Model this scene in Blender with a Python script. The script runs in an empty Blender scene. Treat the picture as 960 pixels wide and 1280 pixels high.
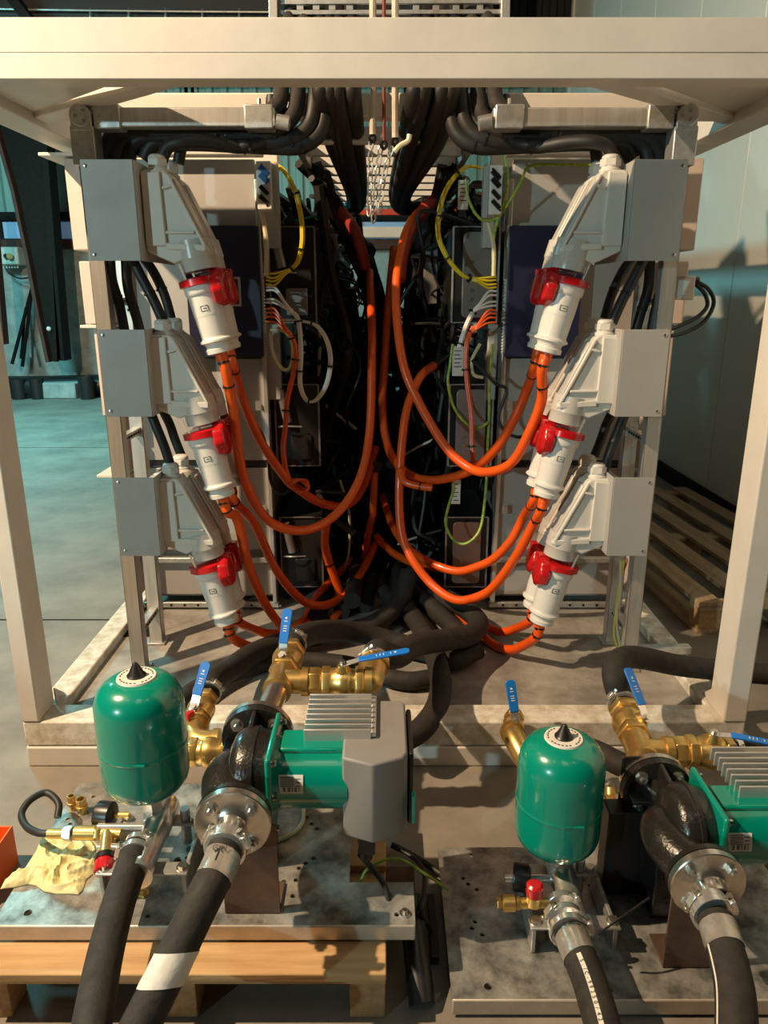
import bpy, bmesh, math, random
from mathutils import Vector as V, Matrix, noise
random.seed(7)
SC = bpy.context.scene
COL = SC.collection
# ---------------------------------------------------------------- camera
F = 930.0; TH = math.radians(16.4); HC = 1.54
cam_d = bpy.data.cameras.new('camera'); cam = bpy.data.objects.new('camera', cam_d); COL.objects.link(cam)
cam_d.sensor_fit = 'HORIZONTAL'; cam_d.sensor_width = 36; cam_d.lens = 36 * F / 960
cam_d.clip_start = .05; cam_d.clip_end = 100
cam.location = (0, 0, HC); cam.rotation_euler = (math.pi/2 - TH, 0, 0)
SC.camera = cam
# ---------------------------------------------------------------- light
W = bpy.data.worlds.new('hall_air'); SC.world = W; W.use_nodes = True
W.node_tree.nodes['Background'].inputs[0].default_value = (.6, .75, .75, 1)
W.node_tree.nodes['Background'].inputs[1].default_value = .012
def lamp(name, kind, loc, target, power, col, size=.2, spot=None):
    d = bpy.data.lights.new(name, kind); o = bpy.data.objects.new(name, d); COL.objects.link(o)
    d.energy = power; d.color = col; o.location = loc
    o.rotation_euler = (V(target) - V(loc)).to_track_quat('-Z', 'Y').to_euler()
    if kind == 'AREA': d.size = size
    else: d.shadow_soft_size = size
    if spot: d.spot_size = math.radians(spot); d.spot_blend = .4
    return o
lamp('warm_work_lamp', 'POINT', (-2.9, 1.0, 3.9), (0, 2.5, .5), 1500, (1, .73, .46), .035)
lamp('cool_hall_lamp', 'SPOT', (-4.2, -2.8, 2.3), (2.3, 4.6, 1.15), 620, (.60, .92, .93), .05, 34)
lamp('cool_rear_lamp', 'AREA', (-5.2, 7.2, 4.1), (-4.4, 8.0, 0), 560, (.24, .86, .92), 1.0)
for k_, x_ in enumerate((-2.5, .3, 3.0)): lamp('highlight_fill_lamp', 'AREA', (x_, -1.0, 7.5), (x_, .5, 0), 7, (1, .9, .78), .9)  # added unseen overhead lights, giving chrome and steel highlights to reflect
lamp('soft_fill_lamp', 'AREA', (0.5, -1.5, 6.5), (0.3, 3, 0), 14, (1, .86, .7), 1.5)  # added soft fill from high behind the camera, not a lamp of the hall
vs = SC.view_settings
vs.view_transform = 'Standard'; vs.look = 'None'; vs.gamma = 1; vs.use_curve_mapping = False; vs.exposure = -0.25

# ---------------------------------------------------------------- helpers
_c, _s = math.cos(TH), math.sin(TH)
def ray(x, y):
    a = (x-480)/F; b = -(y-640)/F
    return V((a, _c+b*_s, -_s+b*_c))
def P(x, y, Y): r = ray(x, y); return V((0, 0, HC)) + r*(Y/r.y)
def PZ(x, y, Z): r = ray(x, y); return V((0, 0, HC)) + r*((Z-HC)/r.z)
def srgb(r, g, b):
    f = lambda c: (c/255/12.92) if c/255 <= .04045 else ((c/255+.055)/1.055)**2.4
    return (f(r), f(g), f(b))
MATS = {}
def mat(name, col, rough=.5, metal=0., var=0., scale=20, bump=0., bscale=60, col2=None, alpha=None, coat=0., stretch=None, spec=.5, trans=0.):
    if name in MATS: return MATS[name]
    m = bpy.data.materials.new(name); m.use_nodes = True; nt = m.node_tree; b = nt.nodes['Principled BSDF']
    b.inputs['Base Color'].default_value = (*col, 1); b.inputs['Roughness'].default_value = rough; b.inputs['Metallic'].default_value = metal
    b.inputs['Coat Weight'].default_value = coat; b.inputs['Specular IOR Level'].default_value = spec
    if trans: b.inputs['Transmission Weight'].default_value = trans
    tc = nt.nodes.new('ShaderNodeTexCoord'); mp = nt.nodes.new('ShaderNodeMapping')
    nt.links.new(tc.outputs['Object'], mp.inputs[0])
    if stretch: mp.inputs['Scale'].default_value = stretch
    if var or col2:
        n = nt.nodes.new('ShaderNodeTexNoise'); n.inputs['Scale'].default_value = scale; n.inputs['Detail'].default_value = 6; n.inputs['Roughness'].default_value = .65
        nt.links.new(mp.outputs[0], n.inputs['Vector'])
        r = nt.nodes.new('ShaderNodeValToRGB'); r.color_ramp.elements[0].position = .36; r.color_ramp.elements[1].position = .66
        c2 = col2 if col2 else tuple(max(0, c*(1-var)) for c in col)
        r.color_ramp.elements[0].color = (*c2, 1); r.color_ramp.elements[1].color = (*col, 1)
        nt.links.new(n.outputs['Fac'], r.inputs[0]); nt.links.new(r.outputs[0], b.inputs['Base Color'])
        ma = nt.nodes.new('ShaderNodeMapRange'); ma.inputs['To Min'].default_value = min(1, rough+.12); ma.inputs['To Max'].default_value = max(.03, rough-.08)
        nt.links.new(n.outputs['Fac'], ma.inputs[0]); nt.links.new(ma.outputs[0], b.inputs['Roughness'])
    if bump:
        n2 = nt.nodes.new('ShaderNodeTexNoise'); n2.inputs['Scale'].default_value = bscale; n2.inputs['Detail'].default_value = 4
        nt.links.new(mp.outputs[0], n2.inputs['Vector'])
        bp = nt.nodes.new('ShaderNodeBump'); bp.inputs['Strength'].default_value = bump; bp.inputs['Distance'].default_value = .004
        nt.links.new(n2.outputs['Fac'], bp.inputs['Height']); nt.links.new(bp.outputs[0], b.inputs['Normal'])
    MATS[name] = m; return m
M = dict(
 white = mat('cream_white_paint', (.70,.66,.60), .42, var=.10, scale=6, bump=.08, bscale=30),
 whitefloor = mat('scuffed_white_paint', (.80,.78,.72), .6, scale=22, col2=(.50,.44,.34), bump=.2),
 frost = mat('base_sheet', (.42,.39,.35), .5, scale=6, col2=(.20,.185,.165), bump=.25, bscale=18),
 galv = mat('galvanized_steel', (.60,.60,.58), .42, metal=.75, scale=35, col2=(.40,.40,.39), bump=.1),
 alu = mat('brushed_aluminium', (.66,.65,.62), .38, metal=.7, scale=30, col2=(.48,.46,.43), stretch=(1,1,.08)),
 white_rung = mat('pale_galvanised_rung', (.74,.73,.69), .45, metal=.15, var=.2, scale=20),
 cover = mat('grey_powder_coat', (.43,.42,.40), .55, var=.08, scale=8, metal=.2),
 plastic = mat('light_grey_plastic', (.66,.63,.58), .38, var=.05, scale=5),
 plastic2 = mat('plug_plastic', (.72,.70,.66), .35, var=.05, scale=8),
 collar = mat('grey_collar_plastic', (.50,.48,.45), .3),
 red = mat('red_plastic', (.50,.008,.012), .25, coat=.3),
 orange = mat('orange_sheath', (.86,.105,.008), .34, var=.12, scale=9, coat=.15),
 black = mat('black_rubber', (.018,.017,.016), .5, var=.3, scale=20),
 blackp = mat('black_plastic', (.012,.012,.012), .35),
 foam = mat('black_foam_insulation', (.030,.026,.022), .75, scale=28, col2=(.016,.014,.013), bump=.35, bscale=90),
 navy = mat('navy_panel', (.008,.010,.040), .45, var=.2, scale=4),
 panel = mat('grey_panel', (.36,.34,.32), .45, var=.06, scale=3),
 panel2 = mat('warm_side_panel', (.62,.52,.46), .5, var=.06, scale=3),
 yellow = mat('yellow_cable', (.80,.60,.02), .35),
 cream = mat('cream_cable', (.62,.56,.36), .4),
 wcable = mat('white_cable', (.80,.77,.70), .35),
 yg = mat('yellow_green_wire', (.50,.56,.06), .4, scale=60, col2=(.10,.30,.05)),
 tealp = mat('teal_enamel', (.0,.25,.175), .22, coat=.6, var=.06, scale=3),
 brass = mat('brass', (.86,.60,.22), .33, metal=.9, scale=25, col2=(.68,.44,.14)),
 chrome = mat('chrome', (.86,.85,.83), .24, metal=.85),
 steel = mat('machined_steel', (.78,.73,.66), .22, metal=.95, scale=30, col2=(.60,.55,.49)),
 bolt = mat('zinc_bolt', (.66,.64,.60), .3, metal=1),
 iron = mat('black_cast_iron', (.016,.014,.012), .26, bump=.35, bscale=140, coat=.3),
 box = mat('grey_electronics_housing', (.235,.222,.21), .5, var=.05, scale=30, bump=.05, bscale=300),
 fin = mat('cast_aluminium', (.62,.60,.57), .4, metal=.7),
 blue = mat('blue_lever_grip', (.01,.17,.62), .35),
 plate = mat('zinc_plated_sheet', (.60,.59,.56), .40, metal=.6, scale=13, col2=(.15,.15,.14), bump=.06, bscale=25),
 plate_edge = mat('plate_flange', (.62,.55,.46), .4, metal=.4, var=.2, scale=14),
 rust = mat('brown_steel_plate', (.17,.105,.075), .5, metal=.4, scale=10, col2=(.09,.055,.04)),
 wood = mat('pale_pallet_wood', (.62,.40,.20), .7, scale=12, col2=(.45,.27,.12), stretch=(.25,3,3), bump=.25, bscale=25),
 woodx = mat('old_pallet_wood', (.46,.33,.20), .8, scale=8, col2=(.28,.19,.11), stretch=(3,.3,3), bump=.3, bscale=25),
 osb = mat('pallet_block', (.50,.33,.17), .8, scale=60, col2=(.36,.22,.10), bump=.4, bscale=80),
 glove = mat('cream_rubber_glove', (.78,.70,.36), .5, var=.08, scale=10),
 paper = mat('paper_label', (.72,.68,.62), .6),
 ink = mat('printed_ink', (.02,.02,.02), .6),
 tape = mat('clear_tape', (.50,.47,.43), .22, metal=.5, scale=20, col2=(.33,.30,.27), bump=.5, bscale=40),
 wtape = mat('white_tape', (.68,.66,.62), .35, bump=.6, bscale=40),
 obox = mat('orange_crate', (.85,.16,.02), .5),
 dsteel = mat('painted_dark_steel', (.016,.012,.010), .75, var=.2, spec=.12),
 rsteel = mat('primer_brown_steel', (.10,.042,.034), .65, var=.25, scale=8, spec=.2),
 concrete = mat('rough_concrete', (.42,.44,.42), .85, scale=4, col2=(.24,.27,.26), bump=.6, bscale=12),
 teal_sheet = mat('teal_corrugated_sheet', (.25,.42,.39), .55, var=.25, scale=2, stretch=(4,4,.4)),
 dark_sheet = mat('dark_corrugated_sheet', (.02,.02,.02), .6),
 wallp = mat('white_sandwich_panel', (.74,.74,.69), .35, var=.05, scale=1.5),
 rubber_strap = mat('beige_lifting_strap', (.60,.52,.42), .7, var=.2, scale=40),
 rstrap = mat('dark_red_strap', (.20,.035,.02), .7),
 redbeam = mat('red_oxide_paint', (.40,.04,.02), .5),
 greenw = mat('green_cable', (.02,.30,.12), .4),
 cap = mat('copper_tinted_cover', (.40,.22,.15), .35, metal=.6, scale=14, col2=(.30,.25,.22)),
 mcover = mat('dull_steel_cover', (.33,.31,.29), .4, metal=.6, var=.2, scale=10),
)

class MB:
    def __init__(s): s.v = []; s.f = []
    def add(s, vs, fs):
        n = len(s.v); s.v += [V(p) for p in vs]; s.f += [tuple(i+n for i in f) for f in fs]; return s
    def box(s, a, b, R=None, piv=None):
        x0,y0,z0 = a; x1,y1,z1 = b
        vs = [V(p) for p in ((x0,y0,z0),(x1,y0,z0),(x1,y1,z0),(x0,y1,z0),(x0,y0,z1),(x1,y0,z1),(x1,y1,z1),(x0,y1,z1))]
        if R is not None:
            piv = V(piv) if piv is not None else V((0,0,0)); vs = [R @ (p-piv) + piv for p in vs]
        return s.add(vs, [(0,3,2,1),(4,5,6,7),(0,1,5,4),(1,2,6,5),(2,3,7,6),(3,0,4,7)])
    def bar(s, p, q, w, h, up=(0,0,1)):
        p, q = V(p), V(q); d = (q-p).normalized(); up = V(up)
        if abs(d.dot(up)) > .98: up = V((0,1,0))
        a = d.cross(up).normalized()*w/2; b = a.cross(d).normalized()*h/2
        vs = [p-a-b, p+a-b, p+a+b, p-a+b, q-a-b, q+a-b, q+a+b, q-a+b]
        return s.add(vs, [(0,3,2,1),(4,5,6,7),(0,1,5,4),(1,2,6,5),(2,3,7,6),(3,0,4,7)][::1])
    def prism(s, poly, ext):
        ext = V(ext); n = len(poly); a = [V(p) for p in poly]; b = [p+ext for p in a]
        fs = [tuple(range(n))[::-1], tuple(range(n, 2*n))] + [(i, (i+1) % n, n+(i+1) % n, n+i) for i in range(n)]
        return s.add(a+b, fs)
    def lathe(s, p, ax, prof, seg=20, cap=True, rad=None):
        p = V(p); ax = V(ax).normalized(); u = ax.orthogonal().normalized()
        if abs(ax.z) < .9: u = ax.cross(V((0,0,1))).normalized()
        w = ax.cross(u); vs = []; fs = []
        for (t, r) in prof:
            for k in range(seg):
                a = 2*math.pi*k/seg; rr = r*(rad(k) if rad else 1)
                vs.append(p + ax*t + (u*math.cos(a) + w*math.sin(a))*rr)
        for i in range(len(prof)-1):
            for k in range(seg):
                a, b = i*seg+k, i*seg+(k+1) % seg; fs.append((a, b, b+seg, a+seg))
        if cap:
            fs.append(tuple(range(seg))[::-1]); n = (len(prof)-1)*seg; fs.append(tuple(range(n, n+seg)))
        return s.add(vs, fs)
    def cyl(s, p, q, r, r2=None, seg=14):
        p, q = V(p), V(q); L = (q-p).length
        return s.lathe(p, q-p, [(0, r), (L, r if r2 is None else r2)], seg)
    def tube(s, pts, r, seg=10, res=7, smooth=True, rfun=None):
        pts = [V(p) for p in pts]
        if smooth and len(pts) > 2:
            e = [pts[0]*2-pts[1]] + pts + [pts[-1]*2-pts[-2]]; out = []
            for i in range(1, len(e)-2):
                a, b, c, d = e[i-1:i+3]
                for k in range(res):
                    t = k/res; out.append(.5*((2*b) + (c-a)*t + (2*a-5*b+4*c-d)*t*t + (3*b-a-3*c+d)*t**3))
            out.append(pts[-1]); pts = out
        n = len(pts); t0 = (pts[1]-pts[0]).normalized(); u = t0.orthogonal().normalized(); vs = []; fs = []
        for i, p in enumerate(pts):
            t = (pts[min(i+1, n-1)]-pts[max(i-1, 0)]).normalized()
            u = (u - t*u.dot(t)).normalized(); w = t.cross(u); rr = rfun(i/(n-1))*r if rfun else r
            for k in range(seg):
                a = 2*math.pi*k/seg; vs.append(p + (u*math.cos(a)+w*math.sin(a))*rr)
        for i in range(n-1):
            for k in range(seg):
                a, b = i*seg+k, i*seg+(k+1) % seg; fs.append((a, b, b+seg, a+seg))
        fs.append(tuple(range(seg))[::-1]); fs.append(tuple(range((n-1)*seg, n*seg)))
        s.last = pts
        return s.add(vs, fs)
    def ball(s, c, r, seg=14, sz=1.):
        c = V(c); n = seg//2
        return s.lathe(c, (0,0,1), [(-r*sz*math.cos(math.pi*i/n), max(1e-4, r*math.sin(math.pi*i/n))) for i in range(n+1)], seg)
    def build(s, name, m, parent=None, origin=None, bevel=0, local=False, ang=38, seg=2):
        o0 = V((0,0,0))
        if not local:
            o0 = V(parent['_w']) if parent is not None else (V(origin) if origin is not None else (s.v[0].copy() if s.v else V((0,0,0))))
        me = bpy.data.meshes.new(name); me.from_pydata([tuple(p-o0) for p in s.v], [], s.f); me.update()
        bm = bmesh.new(); bm.from_mesh(me); bmesh.ops.recalc_face_normals(bm, faces=bm.faces); bm.to_mesh(me); bm.free()
        me.shade_smooth(); me.set_sharp_from_angle(angle=math.radians(ang))
        me.materials.append(M[m] if isinstance(m, str) else m)
        o = bpy.data.objects.new(name, me); COL.objects.link(o)
        if parent is None: o.location = o0; o['_w'] = tuple(o0)
        else:
            o.parent = parent; o['_w'] = parent['_w'] if not local else (0, 0, 0)
        if bevel:
            b = o.modifiers.new('edge', 'BEVEL'); b.width = bevel; b.segments = seg; b.limit_method = 'ANGLE'; b.angle_limit = math.radians(40)
            me.shade_smooth(); me.set_sharp_from_angle(angle=math.radians(50)); b.harden_normals = False
        return o
def tag(o, label, cat, group=None, kind=None):
    o['label'] = label; o['category'] = cat
    if group: o['group'] = group
    if kind: o['kind'] = kind
    return o
def thing(name, loc, label, cat, group=None):
    o = bpy.data.objects.new(name, None); COL.objects.link(o); o.location = loc; o['_w'] = tuple(loc); o.empty_display_size = .05
    return tag(o, label, cat, group)
def struct(o): o['kind'] = 'structure'; return o
def dup(root, loc, label, group=None, rotz=None):
    r = root.copy(); COL.objects.link(r); r.location = loc; r['label'] = label; r['_w'] = tuple(loc)
    if rotz is not None: r.rotation_euler.z = rotz
    if group: r['group'] = group
    for ch in root.children:
        c = ch.copy(); COL.objects.link(c); c.parent = r
        for g in ch.children:
            d = g.copy(); COL.objects.link(d); d.parent = c
    return r
def piece(name, a, b, m, parent, bevel=.002, label=None):
    o = MB().box(a, b).build(name, m, parent, bevel=bevel)
    if label: o['label'] = label
    return o
def ring_bolts(mb, c, ax, R, n, r=.009, h=.012, a0=0., nut=True):
    c = V(c); ax = V(ax).normalized(); u = ax.cross(V((0,0,1)) if abs(ax.z) < .9 else V((1,0,0))).normalized(); w = ax.cross(u)
    for k in range(n):
        a = a0 + 2*math.pi*k/n; p = c + (u*math.cos(a)+w*math.sin(a))*R
        mb.lathe(p, ax, [(0, r*1.45), (.003, r*1.45)], 12); mb.lathe(p+ax*.003, ax, [(0, r*1.1), (h, r*1.1)], 6)
        if nut: mb.cyl(p+ax*(h+.002), p+ax*(h+.009), r*.6, seg=8)
def bolts(parent, c, ax, R, n, r=.009, h=.012, a0=0., nut=True):
    c = V(c); a_ = V(ax).normalized(); u = a_.cross(V((0,0,1)) if abs(a_.z) < .9 else V((1,0,0))).normalized(); w = a_.cross(u)
    for k in range(n):
        a = a0 + 2*math.pi*k/n; mb = MB(); ring_bolts(mb, c + (u*math.cos(a)+w*math.sin(a))*R, a_, 0, 1, r, h, 0, nut); mb.build('bolt', 'bolt', parent)
def px(pts): return [P(*p) for p in pts]
def pz(pts): return [PZ(*p) for p in pts]
def tie_at(pts, f, r, parent, m='blackp'):
    i = int(f*(len(pts)-1)); i = max(1, min(len(pts)-2, i)); t = (pts[i+1]-pts[i-1]).normalized()
    mb = MB().lathe(pts[i]-t*.003, t, [(0, r*1.12), (.006, r*1.12)], 12)
    u = t.orthogonal().normalized(); mb.box(pts[i]+u*r*1.1-V((.004,)*3), pts[i]+u*r*1.1+V((.004,)*3))
    return mb.build('cable_tie', m, parent)
def cable(name, pts, r, m, label, cat='cable', group=None, ties=(), seg=10, tip=False):
    mb = MB().tube(pts, r, seg); o = mb.build(name, m); tag(o, label, cat, group)
    for f in ties: tie_at(mb.last, f, r, o)
    o['_n'] = 0
    return o, mb.last
def clamp(c, ax, r, label, screw=(0,0,1), group='hose clamps'):
    c = V(c); ax = V(ax).normalized(); t = thing('hose_clamp', c, label, 'clamp', group)
    MB().lathe(c-ax*.008, ax, [(0, r*1.07), (.001, r*1.10), (.015, r*1.10), (.016, r*1.07)], 24).build('band', 'chrome', t)
    s = V(screw); s = (s-ax*s.dot(ax)).normalized(); q = ax.cross(s); k = c+s*r*1.16
    MB().bar(k-q*.014, k+q*.014, .017, .012, up=s).build('screw_housing', 'chrome', t, bevel=.002)
    MB().cyl(k-q*.024, k+q*.024, .0045, seg=8).lathe(k+q*.022, q, [(0,.007),(.006,.007)], 6).build('screw', 'bolt', t)
    return t
# ================================================================ THE HALL
fl = MB().box((-15, -3, -.1), (9, 13, 0)).build('floor', mat('hall_floor', (.29,.255,.21), .62, scale=2.6, col2=(.18,.16,.135), bump=.25, bscale=30)); struct(fl)
# floor joints are sawn lines: thin recessed strips of darker filler
for i, y0 in enumerate((3.35, 7.6)):
    MB().box((-14, y0, -.002), (-1.35, y0+.012, .0012)).build('floor_joint', 'dsteel', fl)
wb = MB().box((-15, 12.45, 0), (9, 12.7, 2.28)).build('wall_back', 'concrete'); struct(wb)
def corr(x0, x1, z0, z1, y, pitch, d, name, m, parent):
    mb = MB(); x = x0; prof = []
    while x < x1:
        prof += [(x, y), (x+pitch*.42, y), (x+pitch*.5, y-d), (x+pitch*.92, y-d)]; x += pitch
    n = len(prof); mb.add([(p[0], p[1], z0) for p in prof]+[(p[0], p[1], z1) for p in prof]+[(p[0], y+.05, z0) for p in prof]+[(p[0], y+.05, z1) for p in prof],
        [(i, i+1, n+i+1, n+i) for i in range(n-1)]+[(i, 2*n+i, 2*n+i+1, i+1) for i in range(n-1)]+[(n+i, n+i+1, 3*n+i+1, 3*n+i) for i in range(n-1)])
    return mb.build(name, m, parent, ang=10)
for k in range(6): corr(-15+k*4, -11+k*4, 2.30, 4.75, 12.5, .22, .05, 'corrugated_sheet', 'teal_sheet', wb)
for k in range(6): corr(-15+k*4, -11+k*4, 4.8, 9.0, 12.55, .22, .05, 'corrugated_sheet', 'dark_sheet', wb)
MB().box((-15, 12.3, 2.2), (9, 12.45, 2.34)).build('ledge', 'rsteel', wb, bevel=.01)
MB().box((-15, 12.3, 2.62), (9, 12.42, 2.74)).build('wall_rail', 'dsteel', wb, bevel=.01)
MB().box((-15, 12.3, 3.75), (9, 12.42, 3.83)).build('wall_rail', 'dsteel', wb, bevel=.01)
w1 = MB().box((-7.6, 12.38, 2.36), (1.5, 12.43, 2.6)).build('window_1', mat('cool_daylight_glass', (.30,.42,.60), .2)); struct(w1)
gl = w1.data.materials[0].node_tree.nodes['Principled BSDF']; gl.inputs['Emission Color'].default_value = (.35,.55,.9,1); gl.inputs['Emission Strength'].default_value = .15
for k in range(12): MB().box((-7.6+k*.8, 12.34, 2.36), (-7.54+k*.8, 12.44, 2.6)).build('mullion', 'dsteel', w1)
rf = MB().box((-15, -3, 9), (9, 13, 9.15)).build('ceiling', 'dark_sheet'); struct(rf)
# right wall: long white sandwich-panel wall along the machine
wr = thing('wall_right', (2.5, 6, 0), '', 'wall'); del wr['label']; del wr['category']; struct(wr)
y = 1.0; i = 0
while y < 11.0:
    y1 = min(y+1.12, 11.0)
    MB().box((2.45, y+.004, 0), (2.60, y1-.004, 7.0)).build('wall_panel', 'wallp', wr, bevel=.006); y += 1.12; i += 1
MB().box((2.43, 10.99, 0), (2.63, 11.1, 7.0)).build('corner_trim', 'white', wr, bevel=.006)
MB().box((2.40, 1.0, 0), (2.449, 10.98, .12)).build('skirting', 'dsteel', wr, bevel=.01)
# overhead dark roof beam with the pipe run and hangers seen over the frame
rb = thing('roof_beam', (-3, 9.5, 4.2), 'black roof beam with thin pale pipe run above white frame', 'beam')
Z0 = P(150, 28, 9.5).z
MB().box((-7.2, 9.5, Z0-.1), (.9, 9.8, Z0+.9)).build('beam', 'dark_sheet', rb, bevel=.01)
MB().tube([P(-60, 10, 9.4), P(40, 12, 9.4), P(200, 14, 9.4), P(340, 15, 9.4)], .012, 6).build('pipe', 'mcover', rb)
for x in (113, 161, 207, 253, 299): MB().tube([P(x, 11, 9.42), P(x, 20, 9.4), P(x, 29, 9.42)], .014, 6).build('hanger', 'mcover', rb)
MB().bar(P(2, -20, 9.3), P(40, 30, 9.3), .16, .1).build('brace', 'dsteel', rb)
# steel portal column, tapering to its foot
sc = thing('steel_column', PZ(72, 455, .15), 'dark brown haunched steel column standing by concrete wall', 'column')
Yc = 11.6
L = [(64,452),(52,395),(38,320),(21,240),(0,165),(-30,90),(-60,20)]; R_ = [(83,450),(78,395),(72,320),(66,240),(60,165),(56,90),(50,20)]
mb = MB(); mb.prism([P(x, y, Yc) for x, y in L]+[P(x, y, Yc) for x, y in R_[::-1]], (0, .02, 0)).build('web', 'dsteel', sc)
def flange(pts, w, name, m):
    mb = MB(); 
    for a, b in zip(pts[:-1], pts[1:]): mb.bar(P(a[0], a[1], Yc), P(b[0], b[1], Yc), .28, w, up=(1, 0, 0))
    return mb.build(name, m, sc)
flange(L, .05, 'flange', 'rsteel'); flange(R_, .05, 'flange', 'dsteel')
MB().bar(P(55, 150, Yc-.1), P(70, 452, Yc-.1), .06, .06).build('stiffener', 'dsteel', sc)
MB().ball(P(61, 411, Yc-.17), .035).build('marker', 'paper', sc)
pl = MB().box(V((P(48, 467, 11.4).x, 11.3, 0)), V((P(95, 467, 11.4).x, 12.2, .24))).build('concrete_plinth', 'concrete', bevel=.02); tag(pl, 'low concrete footing under the dark steel column', 'plinth')
c2 = MB().bar(P(4, 430, 11.2), P(-12, 250, 11.2), .10, .16).build('steel_post', 'rsteel'); tag(c2, 'slim brown steel post at the left picture edge before the concrete', 'post')
# things at the concrete wall
t = thing('switch_box', P(16, 320, 12.2), 'pale wall switch box with round knob and trailing cable', 'switch box')
a = P(2, 331, 12.2); b = P(25, 309, 12.2)
MB().box((a.x, 12.1, a.z), (b.x, 12.44, b.z)).build('housing', 'plastic', t, bevel=.02)
MB().cyl(P(12, 320, 12.1), P(12, 320, 12.02), .045).build('knob', 'brass', t); MB().cyl(P(7, 320, 12.1), P(7, 320, 12.04), .035).build('push_button', 'blackp', t)
for k in range(6): MB().cyl(P(5+k*3.4, 331, 12.2), P(5+k*3.4, 335, 12.2), .014, seg=8).build('cable_gland', 'plastic', t)
cable('wall_cable', px([(5,333,12.2),(12,342,12.2),(25,348,12.15),(42,346,12.1)]), .012, 'black', 'thin black cable sagging from the wall switch box to the steel column')
for k, (p, q, mm, nm) in enumerate([((15,455,11.9),(44,345,12.3),'dsteel','longest dark pole leaning on concrete wall beside the column'),((28,458,11.9),(41,352,12.3),'dsteel','second dark pole leaning close behind the longest pole'),((38,447,11.8),(35,404,12.3),'alu','short pale broom stick leaning between the dark poles'),((26,448,12.0),(32,385,12.3),'dsteel','thin short rod leaning left of the pale broom stick')]):
    o = MB().cyl(P(*p), P(*q), .028 if k < 2 else .02, seg=8).build('leaning_pole', mm); tag(o, nm, 'pole')
for (x0, x1, y0, y1, nm) in [(12, 31, 455, 474, 'black bucket at the foot of the leaning poles'), (36, 52, 450, 470, 'black bucket between the poles and the concrete footing'), (97, 116, 447, 470, 'black bucket right of the steel column footing')]:
    p = P((x0+x1)/2, y1, 11.3); p.z = 0; r = (x1-x0)/2*11.6/930*1.0; h = (y1-y0)*12/930+.05
    MB().lathe(p, (0,0,1), [(0, r*.85), (h, r), (h, r*.9), (.05, r*.75)], 16).build('bucket', 'black'); tag(bpy.context.scene.collection.objects[-1], nm, 'bucket')
o, _ = cable('black_pipe', [PZ(-60, 482, .16), PZ(30, 484, .16), PZ(80, 483, .16), PZ(190, 480, .16)], .17, 'blackp', 'thick black pipe lying along the foot of the concrete wall', 'pipe', seg=16)
o, _ = cable('black_pipe', [PZ(-60, 494, .05), PZ(30, 494, .05), PZ(80, 492, .05), PZ(190, 490, .05)], .05, 'blackp', 'thin black pipe lying in front of the thick one on the teal floor', 'pipe', seg=12)

# ================================================================ WHITE MACHINE FRAME
fr = thing('equipment_cage', (0, 2.2, 0), 'large white painted steel cage enclosing the electrical racks', 'cage')
def fbox(n, a, b, bev=.006, m='white'): return piece(n, a, b, m, fr, bev)
YF = 2.176
for s in (-1, 1):
    x0, x1 = sorted((s*1.205, s*1.145)) if s < 0 else sorted((s*1.205, s*1.13))
    fbox('post', (x0, YF, .17), (x1, YF+.12, 2.09))
    fbox('post', (min(s*1.205, s*1.145), 8.1, .17), (max(s*1.205, s*1.145), 8.2, 2.09))
    fbox('base_rail', (min(s*1.205, s*1.115), YF+.1, .0), (max(s*1.205, s*1.115), 8.2, .168), m='whitefloor')
    fbox('top_rail', (min(s*1.30, s*1.17), YF+.08, 2.085), (max(s*1.30, s*1.17), 8.2, 2.19))
    # corner gusset plates and diagonal braces in the top plane
    MB().prism([(s*1.2, YF+.09, 2.12), (s*.62, YF+.09, 2.12), (s*1.2, YF+.62, 2.12)], (0, 0, .008)).build('gusset', 'white', fr)
    MB().bar((s*.50, YF+.08, 2.14), (s*1.2, YF+.66, 2.14), .075, .075).build('diagonal_brace', 'white', fr, bevel=.004)
    MB().prism([(s*1.144, YF+.12, .171), (s*1.144, YF+.19, .171), (s*1.144, YF+.12, .23)], (s*-.006, 0, 0)).build('foot_gusset', 'white', fr)
fbox('base_beam', (-1.205, YF, 0), (1.205, YF+.10, .075)); fbox('base_beam', (-1.205, YF+.003, .078), (1.205, YF+.115, .17), m='whitefloor')
fbox('top_beam', (-1.33, YF, 2.135), (1.33, YF+.085, 2.215), .002); fbox('top_beam', (-1.33, YF+.0005, 2.075), (1.33, YF+.0855, 2.1346), .002)
fbox('cross_beam', (-1.2, 2.78, 2.11), (1.2, 2.86, 2.183)); 
for s in (-1, 1):
    a, b = sorted((s*1.2, s*.47)); fbox('cross_beam', (a, 3.13, 2.048), (b, 3.19, 2.105)); fbox('cross_beam', (a, 3.6, 2.07), (b, 3.68, 2.20))
fbox('cross_beam', (-1.2, 8.1, 2.085), (1.2, 8.2, 2.19)); fbox('base_beam', (-1.2, 8.1, 0), (1.2, 8.2, .17))
fbox('base_sheet', (-1.115, YF+.115, .115), (1.115, 8.1, .13), 0, 'frost')
MB().box((-1.12, 2.9, .131), (-1.0, 3.06, .134)).build('seam', 'dsteel', fr)
# ceiling cable ladder down the aisle
cl = thing('cable_ladder', (0, 2.95, 2.12), 'pale galvanised cable ladder roofing the dark aisle', 'cable ladder')
for s in (-1, 1): MB().box((s*.315-.012, 2.92, 2.04), (s*.315+.012, 5.0, 2.11)).build('side_rail', 'galv', cl, bevel=.002)
for k in range(9):
    y = 2.90+k*.25; o = MB().box((-.30, y, 2.052), (.30, y+.05, 2.104)).build('rung', 'white_rung', cl, bevel=.003)
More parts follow.
